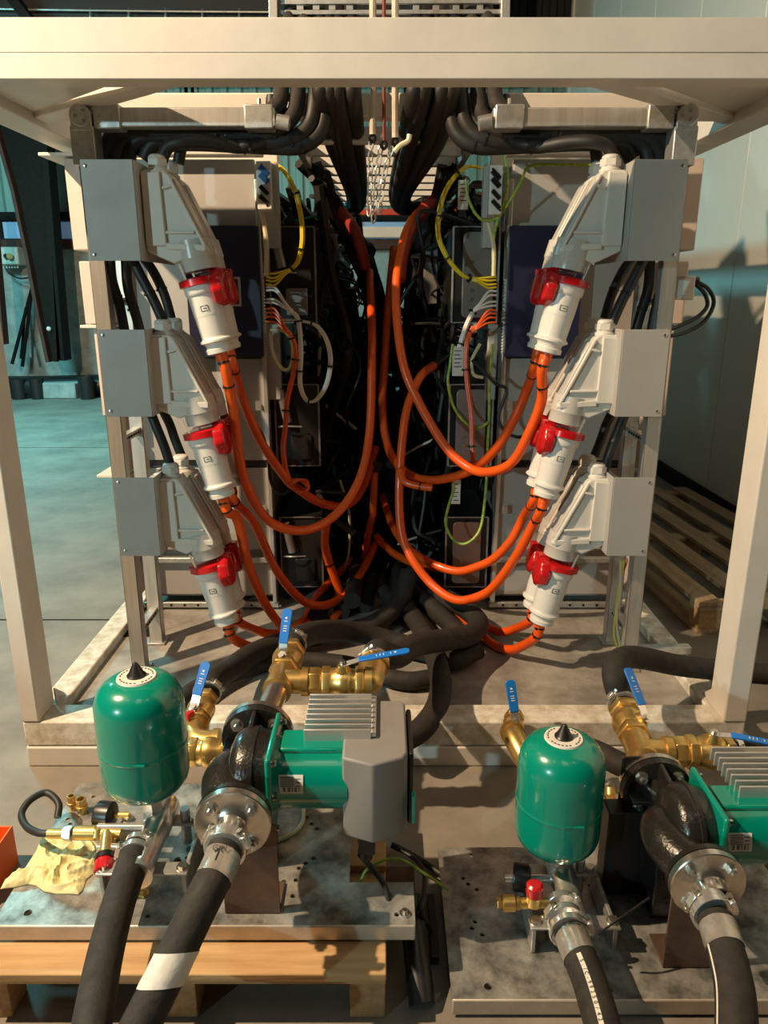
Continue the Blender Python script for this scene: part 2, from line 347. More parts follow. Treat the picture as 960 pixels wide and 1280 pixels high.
# hanging trapeze above the frame
tz = thing('hanging_ladder', (0, 3.0, 2.3), 'galvanised ladder frame hanging above the white top beam', 'ladder')
for x in (343, 630): MB().bar(P(x, 60, 3.0), P(x+(2 if x > 480 else -2), -90, 3.0), .03, .05).build('upright', 'alu', tz, bevel=.002)
for y in (3, 16): MB().bar(P(350, y, 3.0), P(626, y-1, 3.0), .012, .014).build('bar', 'galv', tz, bevel=.002)
MB().bar(P(350, -22, 3.1), P(626, -22, 3.1), .012, .02).build('bar', 'galv', tz, bevel=.002)
for x in (466, 495): MB().bar(P(x, 60, 3.02), P(x, -90, 3.02), .022, .02).build('upright', 'alu', tz, bevel=.002)
for x in (375, 395, 415, 437, 520, 545, 570, 600): MB().box(P(x-4, 12, 3.0), P(x+4, 6, 3.0)+V((0, .04, 0))).build('bracket', 'galv', tz)
# straps and chains
def chain(pts, r, label):
    mb = MB(); pts = px(pts); tmp = MB().tube(pts, .001, 3, res=14).last; k = 0; acc = 0; last = tmp[0]
    for a, b in zip(tmp[:-1], tmp[1:]):
        acc += (b-a).length
        if acc > r*3.0:
            acc = 0; d = (b-last).normalized(); u = d.orthogonal() if k % 2 else d.cross(d.orthogonal()); u.normalize(); c = b
            ring = [c+d*r*1.9*math.sin(t)+u*r*math.cos(t) for t in [i*math.pi/4 for i in range(8)]]; ring.append(ring[0])
            mb.tube(ring, r*.32, 5, smooth=False); last = b; k += 1
    o = mb.build('lifting_chain', 'galv'); tag(o, label, 'chain'); return o
chain([(464,165,2.74),(463,210,2.75),(461,272,2.76)], .010, 'left of the three steel chains hanging in the aisle')
chain([(481,160,2.74),(473,205,2.75),(467,272,2.76)], .010, 'middle steel chain hanging in the aisle under the dark red strap')
chain([(492,178,2.74),(480,220,2.75),(474,272,2.76)], .010, 'right of the three steel chains hanging in the aisle')
for x, m, lab, y1 in ((466,'rubber_strap','left beige lifting strap hanging over the aisle',168),(480,'rstrap','dark red strap hanging between the two beige lifting straps',176),(494,'rubber_strap','right beige lifting strap hanging over the aisle with hook',172)):
    o = MB().tube([P(x, -60, 2.7), P(x, 60, 2.71), P(x, 120, 2.72), P(x, y1, 2.73)], .011 if m == 'rubber_strap' else .006, 8).build('lifting_strap', m); tag(o, lab, 'strap')
    MB().tube([P(x, y1-2, 2.73), P(x+3, y1+5, 2.73), P(x, y1+10, 2.735), P(x-4, y1+5, 2.73), P(x, y1-2, 2.73)], .005, 6).build('shackle', 'dsteel', o)
o = MB().tube(px([(493,190,2.73),(500,182,2.73),(510,176,2.73),(512,168,2.73)]), .009, 8).build('yellow_hook', 'cream'); tag(o, 'small yellowish hook beside the right lifting strap', 'hook')

# ================================================================ CABINETS BEHIND
def cab(s, name, label):
    t = thing(name, (s*.88, 3.2, .13), label, 'cabinet'); Y = 3.2
    X = lambda v: s*v
    def q(n, x0, x1, y0, y1, z0, z1, m, bev=.003, lab=None):
        if x0 < .59: x0 -= .063
        a, b = sorted((X(x0), X(x1))); return piece(n, (a, y0, z0), (b, y1, z1), m, t, bev, lab)
    q('body', .58, 1.10, Y+.03, Y+.75, .18, 2.04, 'panel')
    q('top_panel', .575, 1.10, Y, Y+.028, 1.80, 2.045, 'panel')
    q('middle_panel', .575, 1.10, Y, Y+.028, .835, 1.275, 'panel')
    q('lower_panel', .575, 1.10, Y, Y+.028, .42, .80, 'panel')
    q('drip_ledge', .56, 1.10, Y-.03, Y, .365, .39, 'galv')
    q('bottom_panel', .575, 1.10, Y, Y+.028, .20, .355, 'panel')
    o = q('gap_seal', .56, 1.10, Y+.004, Y+.03, .81, .832, 'blackp', 0)
    r = q('slotted_rail', .55, 1.12, Y-.02, Y, .142, .168, 'galv')
    for k in range(9):
        c = V((X(.55+k*.062), Y-.022, .155)); MB().cyl(c, c+V((0, .004, 0)), .006, seg=8).build('screw', 'dsteel', r)
    q('edge_strip', .556, .511, Y-.03, Y+.03, .17, 1.97, 'alu')
    nv = q('navy_panel', .565, .80, Y-.055, Y-.001, 1.285, 1.795, 'navy', .002, 'dark navy blue flat panel')
    for (z, w) in ((1.08, .008), (.62, .008)): MB().cyl((X(.535), Y-.004, z), (X(.535), Y-.03, z), .008, seg=8).box(*[V(p) for p in ((X(.535)-.012, Y-.036, z-.02), (X(.535)+.012, Y-.03, z+.02))]).build('latch', 'chrome', t)
    # outer side boxes seen past the strut rack
    for (z0, z1, xo) in ((1.70, 2.03, 1.215), (1.42, 1.66, 1.20), (1.05, 1.40, 1.17), (.80, 1.03, 1.15), (.60, .78, 1.15), (.22, .58, 1.14)):
        q('side_box', 1.105, xo, Y-.12, Y+.7, z0, z1, 'panel2', .005)
    for z in (2.035, 1.405, .79) if s < 0 else (): q('shelf_flange', 1.10, 1.30 if z > 2 else 1.215, Y-.14, Y+.1, z, z+.012, 'white', .002)
    # slots along the wire duct
    sl = MB()
    for k in range(26): sl.box((min(X(.488), X(.495)), Y-.034, 1.30+k*.0125), (max(X(.488), X(.495)), Y-.03, 1.306+k*.0125))
    o = sl.build('wire_duct_slots', 'paper', t); o['kind'] = 'stuff'
    return t
cabL = cab(-1, 'electrical_cabinet', 'grey electrical cabinet with navy panel behind the left sockets')
lb = MB().box(P(289, 383, 3.14), P(300, 346, 3.14)+V((0, .004, 0))).build('label_plate', 'alu', cabL, bevel=.001); lb['label'] = 'small framed rating plate'
MB().box(P(291, 380, 3.138), P(297, 349, 3.138)+V((0, .002, 0))).build('plate_print', 'navy', cabL)
cabR = cab(1, 'electrical_cabinet', 'grey electrical cabinet with navy panel behind the right sockets')
# rows of further cabinets down the aisle
for s in (-1, 1):
    for k in range(4):
        y = 4.1+k*1.0
        o = MB().box((min(s*.60, s*1.12), y, .14), (max(s*.60, s*1.12), y+.85, 2.0)).build('rear_cabinet', 'panel', bevel=.01)
        tag(o, 'grey cabinet standing %s in the %s row of the dark aisle' % (('second','third','fourth','last')[k], 'left' if s < 0 else 'right'), 'cabinet', 'rear cabinets in the dark aisle')
# machine modules flanking the aisle: black boxes with metal covers
def module(s, lev, y, first):
    z0, z1 = ((1.42, 1.80), (.80, 1.16), (.22, .56))[lev]
    nm = ('upper', 'middle', 'lowest')[lev]; sd = 'left' if s < 0 else 'right'; dp = ('nearest', 'second', 'third')[first]
    t = thing('power_module', (s*.42, y, z0), '%s %s black power module, %s in its aisle row' % (nm, sd, dp), 'module', 'black modules in the aisle')
    a, b = sorted((s*.285, s*.475))
    piece('housing', (a, y, z0), (b, y+.5, z1), 'blackp', t, .004)
    rim = MB(); 
    for (p, q) in (((a, z0), (b, z0)), ((b, z0), (b, z1)), ((b, z1), (a, z1)), ((a, z1), (a, z0))): rim.bar((p[0], y-.004, p[1]), (q[0], y-.004, q[1]), .008, .004)
    rim.build('rim', 'mcover' if s < 0 else 'galv', t)
    if s > 0:
        m = 'cap' if lev == 2 else 'mcover'
        a2, b2 = .325 - (.01 if lev else 0), .455 - (.01 if lev else 0)
        o = MB().prism([(a2+.02*(1-math.cos(u))*0+x, y-.016, z) for x, z, u in [(cx+.02*math.cos(u), cz+.02*math.sin(u), u) for cx, cz, q0 in ((b2-a2-.02, z1-.04, 0), (.02, z1-.04, 1), (.02, z0+.04, 2), (b2-a2-.02, z0+.04, 3)) for u in [q0*math.pi/2+i*math.pi/8 for i in range(5)]]], (0, .016, 0)).build('access_cover', m, t, bevel=.003)
        if lev == 2: o['label'] = 'copper tinted cover'
        bo = MB()
        for i in range(3): bo.lathe((a2+.04, y-.016, z0+.06+.035*i), (0, -1, 0), [(0, .008), (.005, .008)], 10)
        bo.build('bolts', 'bolt', t)
    else:
        MB().cyl((-.45, y-.03, z1-.02), (-.42, y-.02, z1-.16), .020).build('pipe_stub', 'mcover', t)
        MB().box((-.41, y-.012, z0+.03), (-.32, y, z0+.14)).build('access_cover', 'blackp' if lev else 'mcover', t, bevel=.003)
        MB().tube([(-.46, y-.03, z1-.18), (-.42, y-.05, z1-.175), (-.36, y-.03, z1-.18)], .004, 6).build('bracket', 'galv', t)
    return t
for d, y in enumerate((3.25, 4.15, 5.05)):
    for s in (-1, 1):
        for lev in range(3): module(s, lev, y, d)
for s, x0, x1, nm in ((-1, 401, 421, 'left'), (1, 529, 548, 'right')):
    o = MB().box(P(x0, 380, 3.75), P(x1, 292, 3.75)+V((0, .03, 0))).build('steel_plate', 'mcover', bevel=.003); tag(o, 'upright dull steel plate beside the %s upper module in the aisle' % nm, 'plate')
    o = MB().box(P(x0+(2 if s<0 else -2), 560, 3.7), P(x1+(2 if s<0 else -2), 480, 3.7)+V((0, .03, 0))).build('steel_plate', 'dsteel', bevel=.003); tag(o, 'dark upright plate beside the %s middle module' % nm, 'plate')
    # gray duct boxes under the terminal strips
    xx = 338 if s < 0 else 613
    o = MB().box(P(xx-10, 310, 3.18), P(xx+8, 205, 3.18)+V((0, .06, 0))).build('wire_duct', 'cover', bevel=.004); tag(o, 'grey wiring duct behind the %s rocker switch strip' % nm, 'duct')
    o = MB().box(P(xx-6, 500, 3.2), P(xx+10, 405, 3.2)+V((0, .05, 0))).build('wire_duct', 'cover', bevel=.004); tag(o, 'lower grey wiring duct beside the %s navy panel' % nm, 'duct')
    # labels on modules
for (x0, x1, y0, y1, lab) in ((572,586,225,262,'white paper tag hanging inside the right yellow cable loop'),(565,580,433,470,'tilted white paper tag below the right white cables'),(564,576,600,630,'white paper tag above the copper tinted cover')):
    o = MB().box(P(x0, y1, 3.2), P(x1, y0, 3.2)+V((0, .002, 0))).build('paper_tag', 'paper', bevel=.0005); tag(o, lab, 'tag')
    k = MB()
    for i in range(5): k.box(P(x0+3, y0+6+i*5, 3.198), P(x1-3-(i % 2)*2, y0+5+i*5, 3.198)+V((0, .001, 0)))
    k.build('print', 'ink', o)
# far end of the aisle
o = MB().box(P(400, 269, 5.3), P(570, 261, 5.3)+V((0, .08, 0))).build('red_beam', 'redbeam', bevel=.004); tag(o, 'red painted cross beam at the far end of the aisle', 'beam')
# wiring tangle
random.seed(11); mb = MB(); mg = MB(); mw = MB()
for k in range(300):
    y = random.uniform(3.45, 5.6); s = random.choice((-1, 1)); x = s*random.uniform(.15, .36); z = random.uniform(.25, 1.85)
    pts = [V((s*.45, y, z))]
    for i in range(4): pts.append(V((x+random.uniform(-.12, .12), y+random.uniform(-.25, .25), z-.18*i+random.uniform(-.12, .12))))
    (mg if k % 19 == 0 else mw if k % 37 == 0 else mb).tube(pts, random.choice((.006, .009, .014)), 6, res=5)
for k in range(170):
    s = random.choice((-1, 1)); y = random.uniform(3.35, 6.5); x = s*random.uniform(.33, .56); z = random.uniform(1.72, 2.03)
    mb.tube([V((x, y, z)), V((x-s*random.uniform(-.05, .06), y+.2, z+random.uniform(-.06, .03))), V((x-s*random.uniform(-.06, .08), y+.45, z-random.uniform(0, .15))), V((x-s*random.uniform(-.06, .1), y+.7, z-random.uniform(0, .3)))], random.choice((.012, .018, .026)), 6, res=4)
for k in range(36):
    s = random.choice((-1, 1)); y = random.uniform(3.4, 4.6); x = s*random.uniform(.12, .40); z0 = random.uniform(1.5, 1.98)
    pts = [V((x, y, z0)), V((x-s*.04, y+.1, z0-.35)), V((x-s*.08+random.uniform(-.05, .05), y+.1, z0-.7)), V((x-s*random.uniform(0, .1), y+.2, z0-1.1)), V((x-s*.05, y+.3, max(.2, z0-1.5)))]
    mb.tube(pts, random.choice((.014, .018, .024)), 7, res=5)
for k in range(130):
    y = random.uniform(3.6, 6.8); x = random.uniform(-.27, .27); z = random.uniform(.16, 1.35)
    pts = [V((x, y, z))]
    for i in range(4): pts.append(pts[-1]+V((random.uniform(-.14, .14), random.uniform(-.2, .2), random.uniform(-.2, .12))))
    for p_ in pts: p_.z = max(.15, p_.z); p_.x = max(-.3, min(.3, p_.x))
    mb.tube(pts, random.choice((.012, .018, .026)), 6, res=4)
for k in range(16):
    s = -1 if k % 2 else 1; pts = [P(480+s*random.uniform(70, 110), random.uniform(200, 230), 3.4), P(480+s*60, 260+random.uniform(-10, 20), 3.6), P(480+s*random.uniform(20, 35), 320+random.uniform(-10, 20), 3.8), P(480+s*random.uniform(0, 15), 380, 4.0), P(480-s*random.uniform(0, 30), 460, 4.2)]
    mb.tube(pts, random.choice((.016, .022)), 7, res=5)
for (m_, mm, lab) in ((mb, 'black', 'dense tangle of black wiring filling the aisle between modules'), (mg, 'greenw', 'green wires tangled deep in the aisle'), (mw, 'wcable', 'pale wires tangled deep in the aisle')):
    o = m_.build('wiring_tangle', mm); tag(o, lab, 'wiring', kind='stuff')
# ================================================================ STRUT RACKS WITH COVER BOXES
for s, sd in ((-1, 'left'), (1, 'right')):
    t = thing('strut_rack', (s*.95, 2.6, .13), 'galvanised strut rack carrying the %s sockets' % sd, 'rack')
    for (y, w) in ((2.6, .05), (2.83, .045)):
        xa, xb = sorted((s*.978, s*.925))
        # open C-channel post: web, two flanges, two lips
        m = MB().box((xa, y, .132), (xb, y+.004, 2.08)).box((xa, y, .132), (xa+.004, y+.045, 2.08)).box((xb-.004, y, .132), (xb, y+.045, 2.08))
        m.box((xa, y+.041, .132), (xa+.016, y+.045, 2.08)).box((xb-.016, y+.041, .132), (xb, y+.045, 2.08))
        m.build('post', 'alu', t, bevel=.0015)
        MB().box((xa-.012, y-.012, .13), (xb+.012, y+.057, .14)).build('foot_plate', 'galv', t, bevel=.002)
    for z in (.27, .60, 1.02, 1.5, 1.88):
        a, b = sorted((s*.965, s*.935)); MB().box((a, 2.645, z), (b, 2.83, z+.025)).build('rung', 'alu', t, bevel=.002)
        h = MB()
        for k in range(6): h.box((a-.0015, 2.66+k*.027, z+.008), (b+.0015, 2.676+k*.027, z+.016))
        h.build('rung_slot', 'dsteel', t)
    # hinge block at the top, horizontal top rail with sleeves
    z = 2.065
    a, b = sorted((s*.99, s*.915)); 
    MB().box((a, 2.585, 1.93), (b, 2.66, 2.045)).build('sleeve', 'galv', t, bevel=.004)
    MB().lathe((s*.952, 2.58, 2.075), (0, 1, 0), [(0, .034), (.05, .034)], 18).box((s*.952-.033, 2.584, 2.03), (s*.952+.033, 2.626, 2.075)).build('knuckle', 'galv', t, bevel=.003)
    bolts(t, (s*.952, 2.58, 2.075), (0, -1, 0), .016, 3, .005, .006)
    a, b = sorted((s*.915, s*.345)); MB().box((a, 2.60, 2.045), (b, 2.655, 2.10)).build('top_rail', 'alu', t, bevel=.004)
    for x0, x1 in ((.915, .83), (.44, .35)):
        a, b = sorted((s*x0, s*x1)); MB().box((a, 2.592, 2.038), (b, 2.663, 2.108)).build('sleeve', 'galv', t, bevel=.004)
        MB().cyl(((a+b)/2, 2.625, 2.108), ((a+b)/2, 2.625, 2.13), .006, seg=8).build('screw', 'bolt', t)
    MB().cyl((s*.34, 2.61, 2.062), (s*.30, 2.61, 2.055), .022).build('rail_end', 'galv', t)
    # second rail behind, seen under the cables
    a, b = sorted((s*.93, s*.50)); MB().box((a, 2.85, 2.03), (b, 2.89, 2.07)).build('top_rail', 'galv', t, bevel=.003)

PLX = [(.838, 1.005), (.808, .965), (.78, .93)]   # inner/outer X of the cover plates
covers = [((106,199),(174,326)), ((123,412),(191,521)), ((140,597),(205,695))]
ZP = []
for (tl, br) in covers:
    a = P(tl[0], tl[1], 2.47); b = P(br[0], br[1], 2.47); ZP.append((a.z, b.z, a.x, b.x))
NM = ('upper', 'middle', 'lower')
XI = [abs(P(x, y, 2.47).x) for x, y in ((168.5, 240), (183, 440), (194, 620))]
for s, sd in ((-1, 'left'), (1, 'right')):
    for i in range(3):
        zt, zb, xo, xi = ZP[i]; xo = abs(xo); xi = abs(xi)
        xi = XI[i]; xo = {0: .925, 1: .925, 2: .925}[i]
        t = thing('cover_box', (s*(xo+xi)/2, 2.47, zb), 'plain grey cover box of the %s %s sockets, screwed to the strut rack' % (NM[i], sd), 'cover box', 'grey cover boxes on the racks')
        a, b = sorted((s*xo, s*xi))
        piece('front_plate', (a, 2.470, zb), (b, 2.473, zt), 'cover', t, .001)
        e = s*xi; e2 = e - s*.003; a2, b2 = sorted((e, e2))
        piece('side_plate', (a2, 2.473, zb), (b2, 2.86, zt), 'cover', t, .001)
        a3, b3 = sorted((s*(xo-.0), e)); 
        for (q, r) in ((s*(xo-.015), zt-.018), (s*(xo-.015), zb+.018)):
            MB().lathe((q, 2.470, r), (0, -1, 0), [(0, .006), (.002, .006), (.003, .003)], 10).build('screw', 'bolt', t)

# ================================================================ WALL SOCKETS AND PLUGS
def make_socket(s):
    t = thing('wall_socket', (0, 0, 0), '', 'socket', 'large angled industrial sockets')
    D = .112
    def XZ(pts, y=0.): return [V((-s*x, y, z)) for x, z in pts]     # local x points to the aisle
    body = [(0, -.05), (.0, -.026), (.012, -.02), (.072, -.02), (.088, -.032), (.115, -.09), (.190, -.243), (.200, -.255), (.195, -.266), (.150, -.272), (.088, -.300), (.0, -.262)]
    MB().prism(XZ(body, .012), (0, D-.024, 0)).build('body', 'plastic', t, local=True, bevel=.006, seg=2)
    for y in (0., D-.014):
        fr_ = MB(); 
        def bar(p, q, w=.012): fr_.bar(V((-s*p[0], y+.007, p[1])), V((-s*q[0], y+.007, q[1])), w, .014, up=(0, 1, 0))
        fr_.prism(XZ([(.004, -.032), (.062, -.026), (.068, -.246), (.004, -.246)], y), (0, .014, 0))
        bar((.086, -.036), (.190, -.248), .010); bar((.066, -.246), (.192, -.252), .020); bar((.068, -.205), (.160, -.205), .009); bar((.066, -.075), (.098, -.066), .009)
        fr_.build('cheek_frame', 'plastic', t, local=True, bevel=.003)
    MB().prism(XZ([(0, -.026), (-.045, -.03), (-.045, -.27), (0, -.262)], -.004), (0, D+.008, 0)).build('back_box', 'cover', t, local=True, bevel=.004)
    g = MB().lathe((-s*.045, D/2, -.024), (0, 0, 1), [(0, .034), (.010, .034), (.012, .028), (.02, .028)], 20)
    g.lathe((-s*.045, D/2, -.006), (0, 0, 1), [(0, .033), (.022, .033)], 6).lathe((-s*.045, D/2, .016), (0, 0, 1), [(0, .029), (.008, .027), (.013, .020)], 20)
    g.build('cable_gland', 'plastic', t, local=True, bevel=.002)
    c = V((-s*.150, D/2, -.275)); ax = V((-s*.20, 0, -.98)).normalized()
    MB().lathe(c-ax*.05, ax, [(0, .056), (.056, .060), (.060, .057), (.095, .057)], 28).build('collar', 'collar', t, local=True)
    ll = V((-s*.228, D/2-.012, -.372)); lx = V((-s*.97, 0, .2)).normalized()
    rad = lambda k: 1.0 if k % 4 < 2 else .93
    MB().lathe(ll-lx*.026, lx, [(0, .052), (.006, .058), (.030, .058), (.038, .053), (.044, .038)], 32, rad=rad).build('hinged_lid', 'red', t, local=True).__setitem__('label', 'round red hinged lid')
    MB().box((min(-s*.19, -s*.235), D/2-.018, -.335), (max(-s*.19, -s*.235), D/2+.018, -.31)).build('hinge', 'red', t, local=True, bevel=.003)
    MB().cyl((-s*.10, .01, -.30), (-s*.12, .01, -.35), .004, seg=6).build('latch_pin', 'chrome', t, local=True)
    # transparent-looking release lever on the slanted cover
    MB().bar(V((-s*.096, D/2, -.045)), V((-s*.192, D/2, -.243)), D*.6, .010, up=(1, 0, .35)).build('slanted_cover', 'collar', t, local=True, bevel=.005)
    return t
def make_plug(s):
    t = thing('industrial_plug', (0, 0, 0), '', 'plug', 'large industrial plugs')
    ax = V((-s*.22, 0, -.975)).normalized(); c = V((0, 0, 0))
    n = 32
    MB().lathe(c, ax, [(0, .060), (.004, .072), (.024, .073), (.028, .060)], n, rad=lambda k: 1.0 if k % 4 else .965).build('locking_ring', 'red', t, local=True).__setitem__('label', 'red locking ring')
    rib = 0 and [(.145+.007*i+(.0035 if j else 0), .0545-.0*i-(.0012 if j else 0)-.0006*i) for i in range(10) for j in (0, 1)]
    prof = [(.026, .062), (.046, .0615), (.053, .060), (.058, .055), (.12, .0535)]
    prof += [(.125+.008*i+(.004 if j else 0), .053-.0004*i-(.0012 if j else 0)) for i in range(9) for j in (0, 1)]
    prof += [(.198, .050), (.204, .057), (.210, .057), (.214, .047), (.222, .042), (.230, .042), (.234, .046), (.248, .045), (.252, .022)]
    MB().lathe(c, ax, prof, 30).build('body', 'plastic2', t, local=True)
    # small printed rating square on the body
    side = V((0, -1, 0)); m = c+ax*.10+side*.0542
    w = ax.cross(side).normalized(); k = MB()
    for (a, b) in ((-.014, .014),): 
        for (p, q) in (((-.012, -.008), (.012, -.008)), ((.012, -.008), (.012, .008)), ((.012, .008), (-.012, .008)), ((-.012, .008), (-.012, -.008))):
            k.bar(m+w*p[0]+ax*p[1], m+w*q[0]+ax*q[1], .0012, .001, up=side)
        k.bar(m+w*-.007, m+w*.004, .002, .001, up=side)
    k.build('rating_mark', 'ink', t, local=True)
    MB().lathe(c+ax*.248, ax, [(0, .021), (.03, .021)], 14).build('cable_collar', 'orange', t, local=True)
    return t
sock0 = {s: make_socket(s) for s in (-1, 1)}; plug0 = {s: make_plug(s) for s in (-1, 1)}
used = {}
PLUG = {}
for s, sd in ((-1, 'left'), (1, 'right')):
    for i in range(3):
        zt, zb, _, _ = ZP[i]; xi = (.762, .786, .800)[i]
        for d, dn in ((0, 'front'), (1, 'rear')):
            y = 2.515 + d*.135
            zz = zt
            loc = V((s*xi, y, zz))
            lab = '%s %s light grey angled socket, %s' % (NM[i], sd, 'nearer of its pair' if d == 0 else 'behind the nearer one of its pair')
            if s not in used: t = sock0[s]; t.location = loc; t['label'] = lab; used[s] = 1
            else: t = dup(sock0[s], loc, lab)
            c = loc + V((-s*.154, .056, -.340))
            lab = 'white plug with red ring in the %s %s socket, %s of two' % (NM[i], sd, 'front' if d == 0 else 'rear')
            if ('p', s) not in used: t = plug0[s]; t.location = c; t['label'] = lab; used[('p', s)] = 1
            else: t = dup(plug0[s], c, lab)
            PLUG[(s, i, d)] = c + V((-s*.22, 0, -.975)).normalized()*.262
# ================================================================ ORANGE CABLES (start at the plug mouths)
def ocable(key, pts, lab, ties=(.06, .13), r=.0185):
    st = [PLUG[key], PLUG[key]+V((-key[0]*.22, 0, -.975))*.05] if key else []
    o, l = cable('orange_cable', st+px(pts), r, 'orange', lab, 'cable', 'orange power cables', ties, seg=12); return o
ocable((-1,0,0), [(292,515,2.62),(304,595,2.68),(335,650,2.75),(380,663,2.85),(420,643,2.95),(449,600,3.05),(462,540,3.15),(465,440,3.25),(464,385,3.4),(462,340,3.7)], 'orange cable from upper left front plug in a deep loop rising up the aisle centre')
ocable((-1,0,1), [(302,495,2.85),(325,550,2.88),(355,595,2.92),(368,608,2.95),(400,628,3.05),(431,632,3.15),(452,612,3.3),(470,560,3.5)], 'orange cable from upper left rear plug passing the knotted bundle')
ocable((-1,1,0), [(297,650,2.62),(310,705,2.68),(325,742,2.75),(340,768,2.82),(357,787,2.9),(375,792,3.0)], 'orange cable from middle left front plug dropping to the blue lever')
ocable((-1,1,1), [(318,655,2.85),(345,712,2.88),(375,748,2.95),(400,757,3.0),(425,748,3.1),(450,718,3.25),(470,680,3.5)], 'orange cable from middle left rear plug curving into the dark aisle')
ocable((-1,2,0), [(306,806,2.64),(328,810,2.7),(352,801,2.78),(372,795,2.9),(395,770,3.1)], 'orange cable from lower left front plug lying along the base sheet')
ocable((-1,2,1), [(316,786,2.82),(336,792,2.88),(358,789,2.95),(380,775,3.05),(400,740,3.2),(440,700,3.5)], 'orange cable from lower left rear plug just above the front one')
ocable(None, [(408,655,3.05),(406,680,3.08),(412,705,3.1),(424,740,3.12),(425,762,3.1),(415,775,3.05)], 'short orange cable hanging left of centre to the black hose', (.4,))
ocable(None, [(468,590,3.4),(466,640,3.42),(461,665,3.45),(455,700,3.5)], 'faint orange cable end low in the aisle centre', ())
ocable((1,0,0), [(677,500,2.62),(662,540,2.66),(640,578,2.72),(611,590,2.8),(585,584,2.88),(555,556,2.95),(521,498,3.05),(503,450,3.1),(495,375,3.2),(500,320,3.3),(515,275,3.45),(546,248,3.6)], 'orange cable from upper right front plug looping up to the yellow coil')
ocable((1,0,1), [(660,484,2.85),(641,527,2.88),(620,561,2.92),(589,588,3.0),(544,600,3.1),(510,592,3.2),(486,562,3.3),(478,510,3.4),(481,450,3.5),(486,375,3.6),(492,310,3.8)], 'orange cable from upper right rear plug swinging low then up the aisle centre')
ocable((1,1,0), [(667,655,2.62),(646,694,2.68),(620,730,2.75),(600,745,2.8),(570,750,2.86),(540,731,2.95),(514,697,3.0),(502,665,3.05),(499,620,3.1),(502,560,3.15),(509,510,3.2),(525,472,3.25),(543,456,3.3)], 'orange cable from middle right front plug rising to the black gland')
ocable((1,1,1), [(655,645,2.85),(640,674,2.88),(620,696,2.92),(600,707,2.96),(570,714,3.02),(535,702,3.1),(510,685,3.2),(490,655,3.35),(478,620,3.6)], 'orange cable from middle right rear plug curving below the copper cover')
ocable((1,2,0), [(656,806,2.64),(640,812,2.7),(620,808,2.78),(598,790,2.88),(570,762,3.0),(545,735,3.15)], 'orange cable from lower right front plug lying on the base sheet')
ocable((1,2,1), [(644,786,2.82),(626,790,2.88),(606,782,2.96),(585,768,3.1),(560,745,3.25)], 'orange cable from lower right rear plug above the front one')
ocable(None, [(500,585,3.1),(505,601,3.1),(520,607,3.08),(540,610,3.06)], 'short cut orange stub at the aisle centre right', (.8,), .016)
ocable(None, [(470,670,3.5),(490,690,3.4),(520,705,3.3),(560,712,3.2)], 'dim orange cable low in the aisle behind the black hoses', ())
cable('red_cable', px([(415,258,3.6),(435,275,3.6),(448,300,3.6),(457,335,3.65)]), .026, 'redbeam', 'thick red cable slanting from the left black bundle', 'cable')
cable('black_gland_cable', px([(541,458,3.3),(553,450,3.32),(566,440,3.35)]), .013, 'blackp', 'black gland stub joined to the middle right orange cable', 'cable')
# knot of thin orange wires + descending thin orange bundles from the ducts
def bundle(name, paths, r, m, lab, cat='wire bundle', ties=(), R=.016, group=None):
    """several real strands side by side: one thing with a part for each strand"""
    t = thing(name, P(*paths[0]), lab, cat, group); pts = px(paths); n = 5; last = None
    for k in range(n):
        a = 2*math.pi*k/n; off = V((math.cos(a), .6*math.sin(a), 0))*r*1.25
        mb = MB().tube([p+off for p in pts], r, 7); mb.build('strand', m, t)
    mid = MB().tube(pts, .001, 3).last
    for f in ties: tie_at(mid, f, R, t)
    return t
def fan(name, xs, y0s, tgt, Y, r, m, lab, group=None):
    t = thing(name, P(xs, y0s[0], Y), lab, 'wire fan', group)
    for k, y in enumerate(y0s):
        MB().tube([P(xs, y, Y), P(xs+(tgt[0]-xs)*.35, y+1, Y-.02), P(xs+(tgt[0]-xs)*.75, (y+2*tgt[1])/3, Y-.03), P(tgt[0], tgt[1]+(k-1.5)*1.0, Y-.02)], r, 7).build('strand', m, t)
    return t
YB = 3.12
bundle('yellow_wire_coil', [(341,203,YB),(356,215,YB-.01),(368,238,YB-.02),(376,270,YB-.02),(378,300,YB-.02),(373,325,YB-.02),(364,337,YB-.01)], .0048, 'yellow', 'yellow wire bundle arching beside the left switch strip', ties=(.38,.76,.98))
fan('yellow_wire_fan', 333, (341,346,350,355), (364,337), YB, .0045, 'yellow', 'yellow wires fanning out of the left wiring duct')
bundle('white_wire_loop', [(366,390,YB),(373,402,YB),(376,440,YB-.02),(375,480,YB-.03),(383,500,YB-.03),(395,500,YB-.03),(408,480,YB-.02),(413,450,YB),(408,425,YB+.01),(395,407,YB+.02),(375,401,YB+.03),(355,400,YB+.04)], .0048, 'wcable', 'white wire bundle hanging in a teardrop loop left of the aisle', ties=(.10,.24,.4,.62,.85))
fan('white_wire_fan', 333, (359,363,374,378), (366,390), YB, .0045, 'wcable', 'white wires fanning out of the left wiring duct')
fan('orange_wire_fan', 333, (386,391,396,402), (365,420), YB-.02, .0045, 'orange', 'thin orange wires fanning out of the left wiring duct')
bundle('orange_wire_bundle', [(365,420,YB-.02),(370,440,YB-.02),(367,465,YB-.03),(359,500,YB-.04),(357,530,YB-.05),(354,560,YB-.07),(358,590,YB-.12),(366,606,YB-.15)], .005, 'orange', 'thin orange wire bundle dropping beside the white loop to the knot', ties=(.03,.22,.5,.98))
kn = MB(); c = P(375, 607, 2.93)
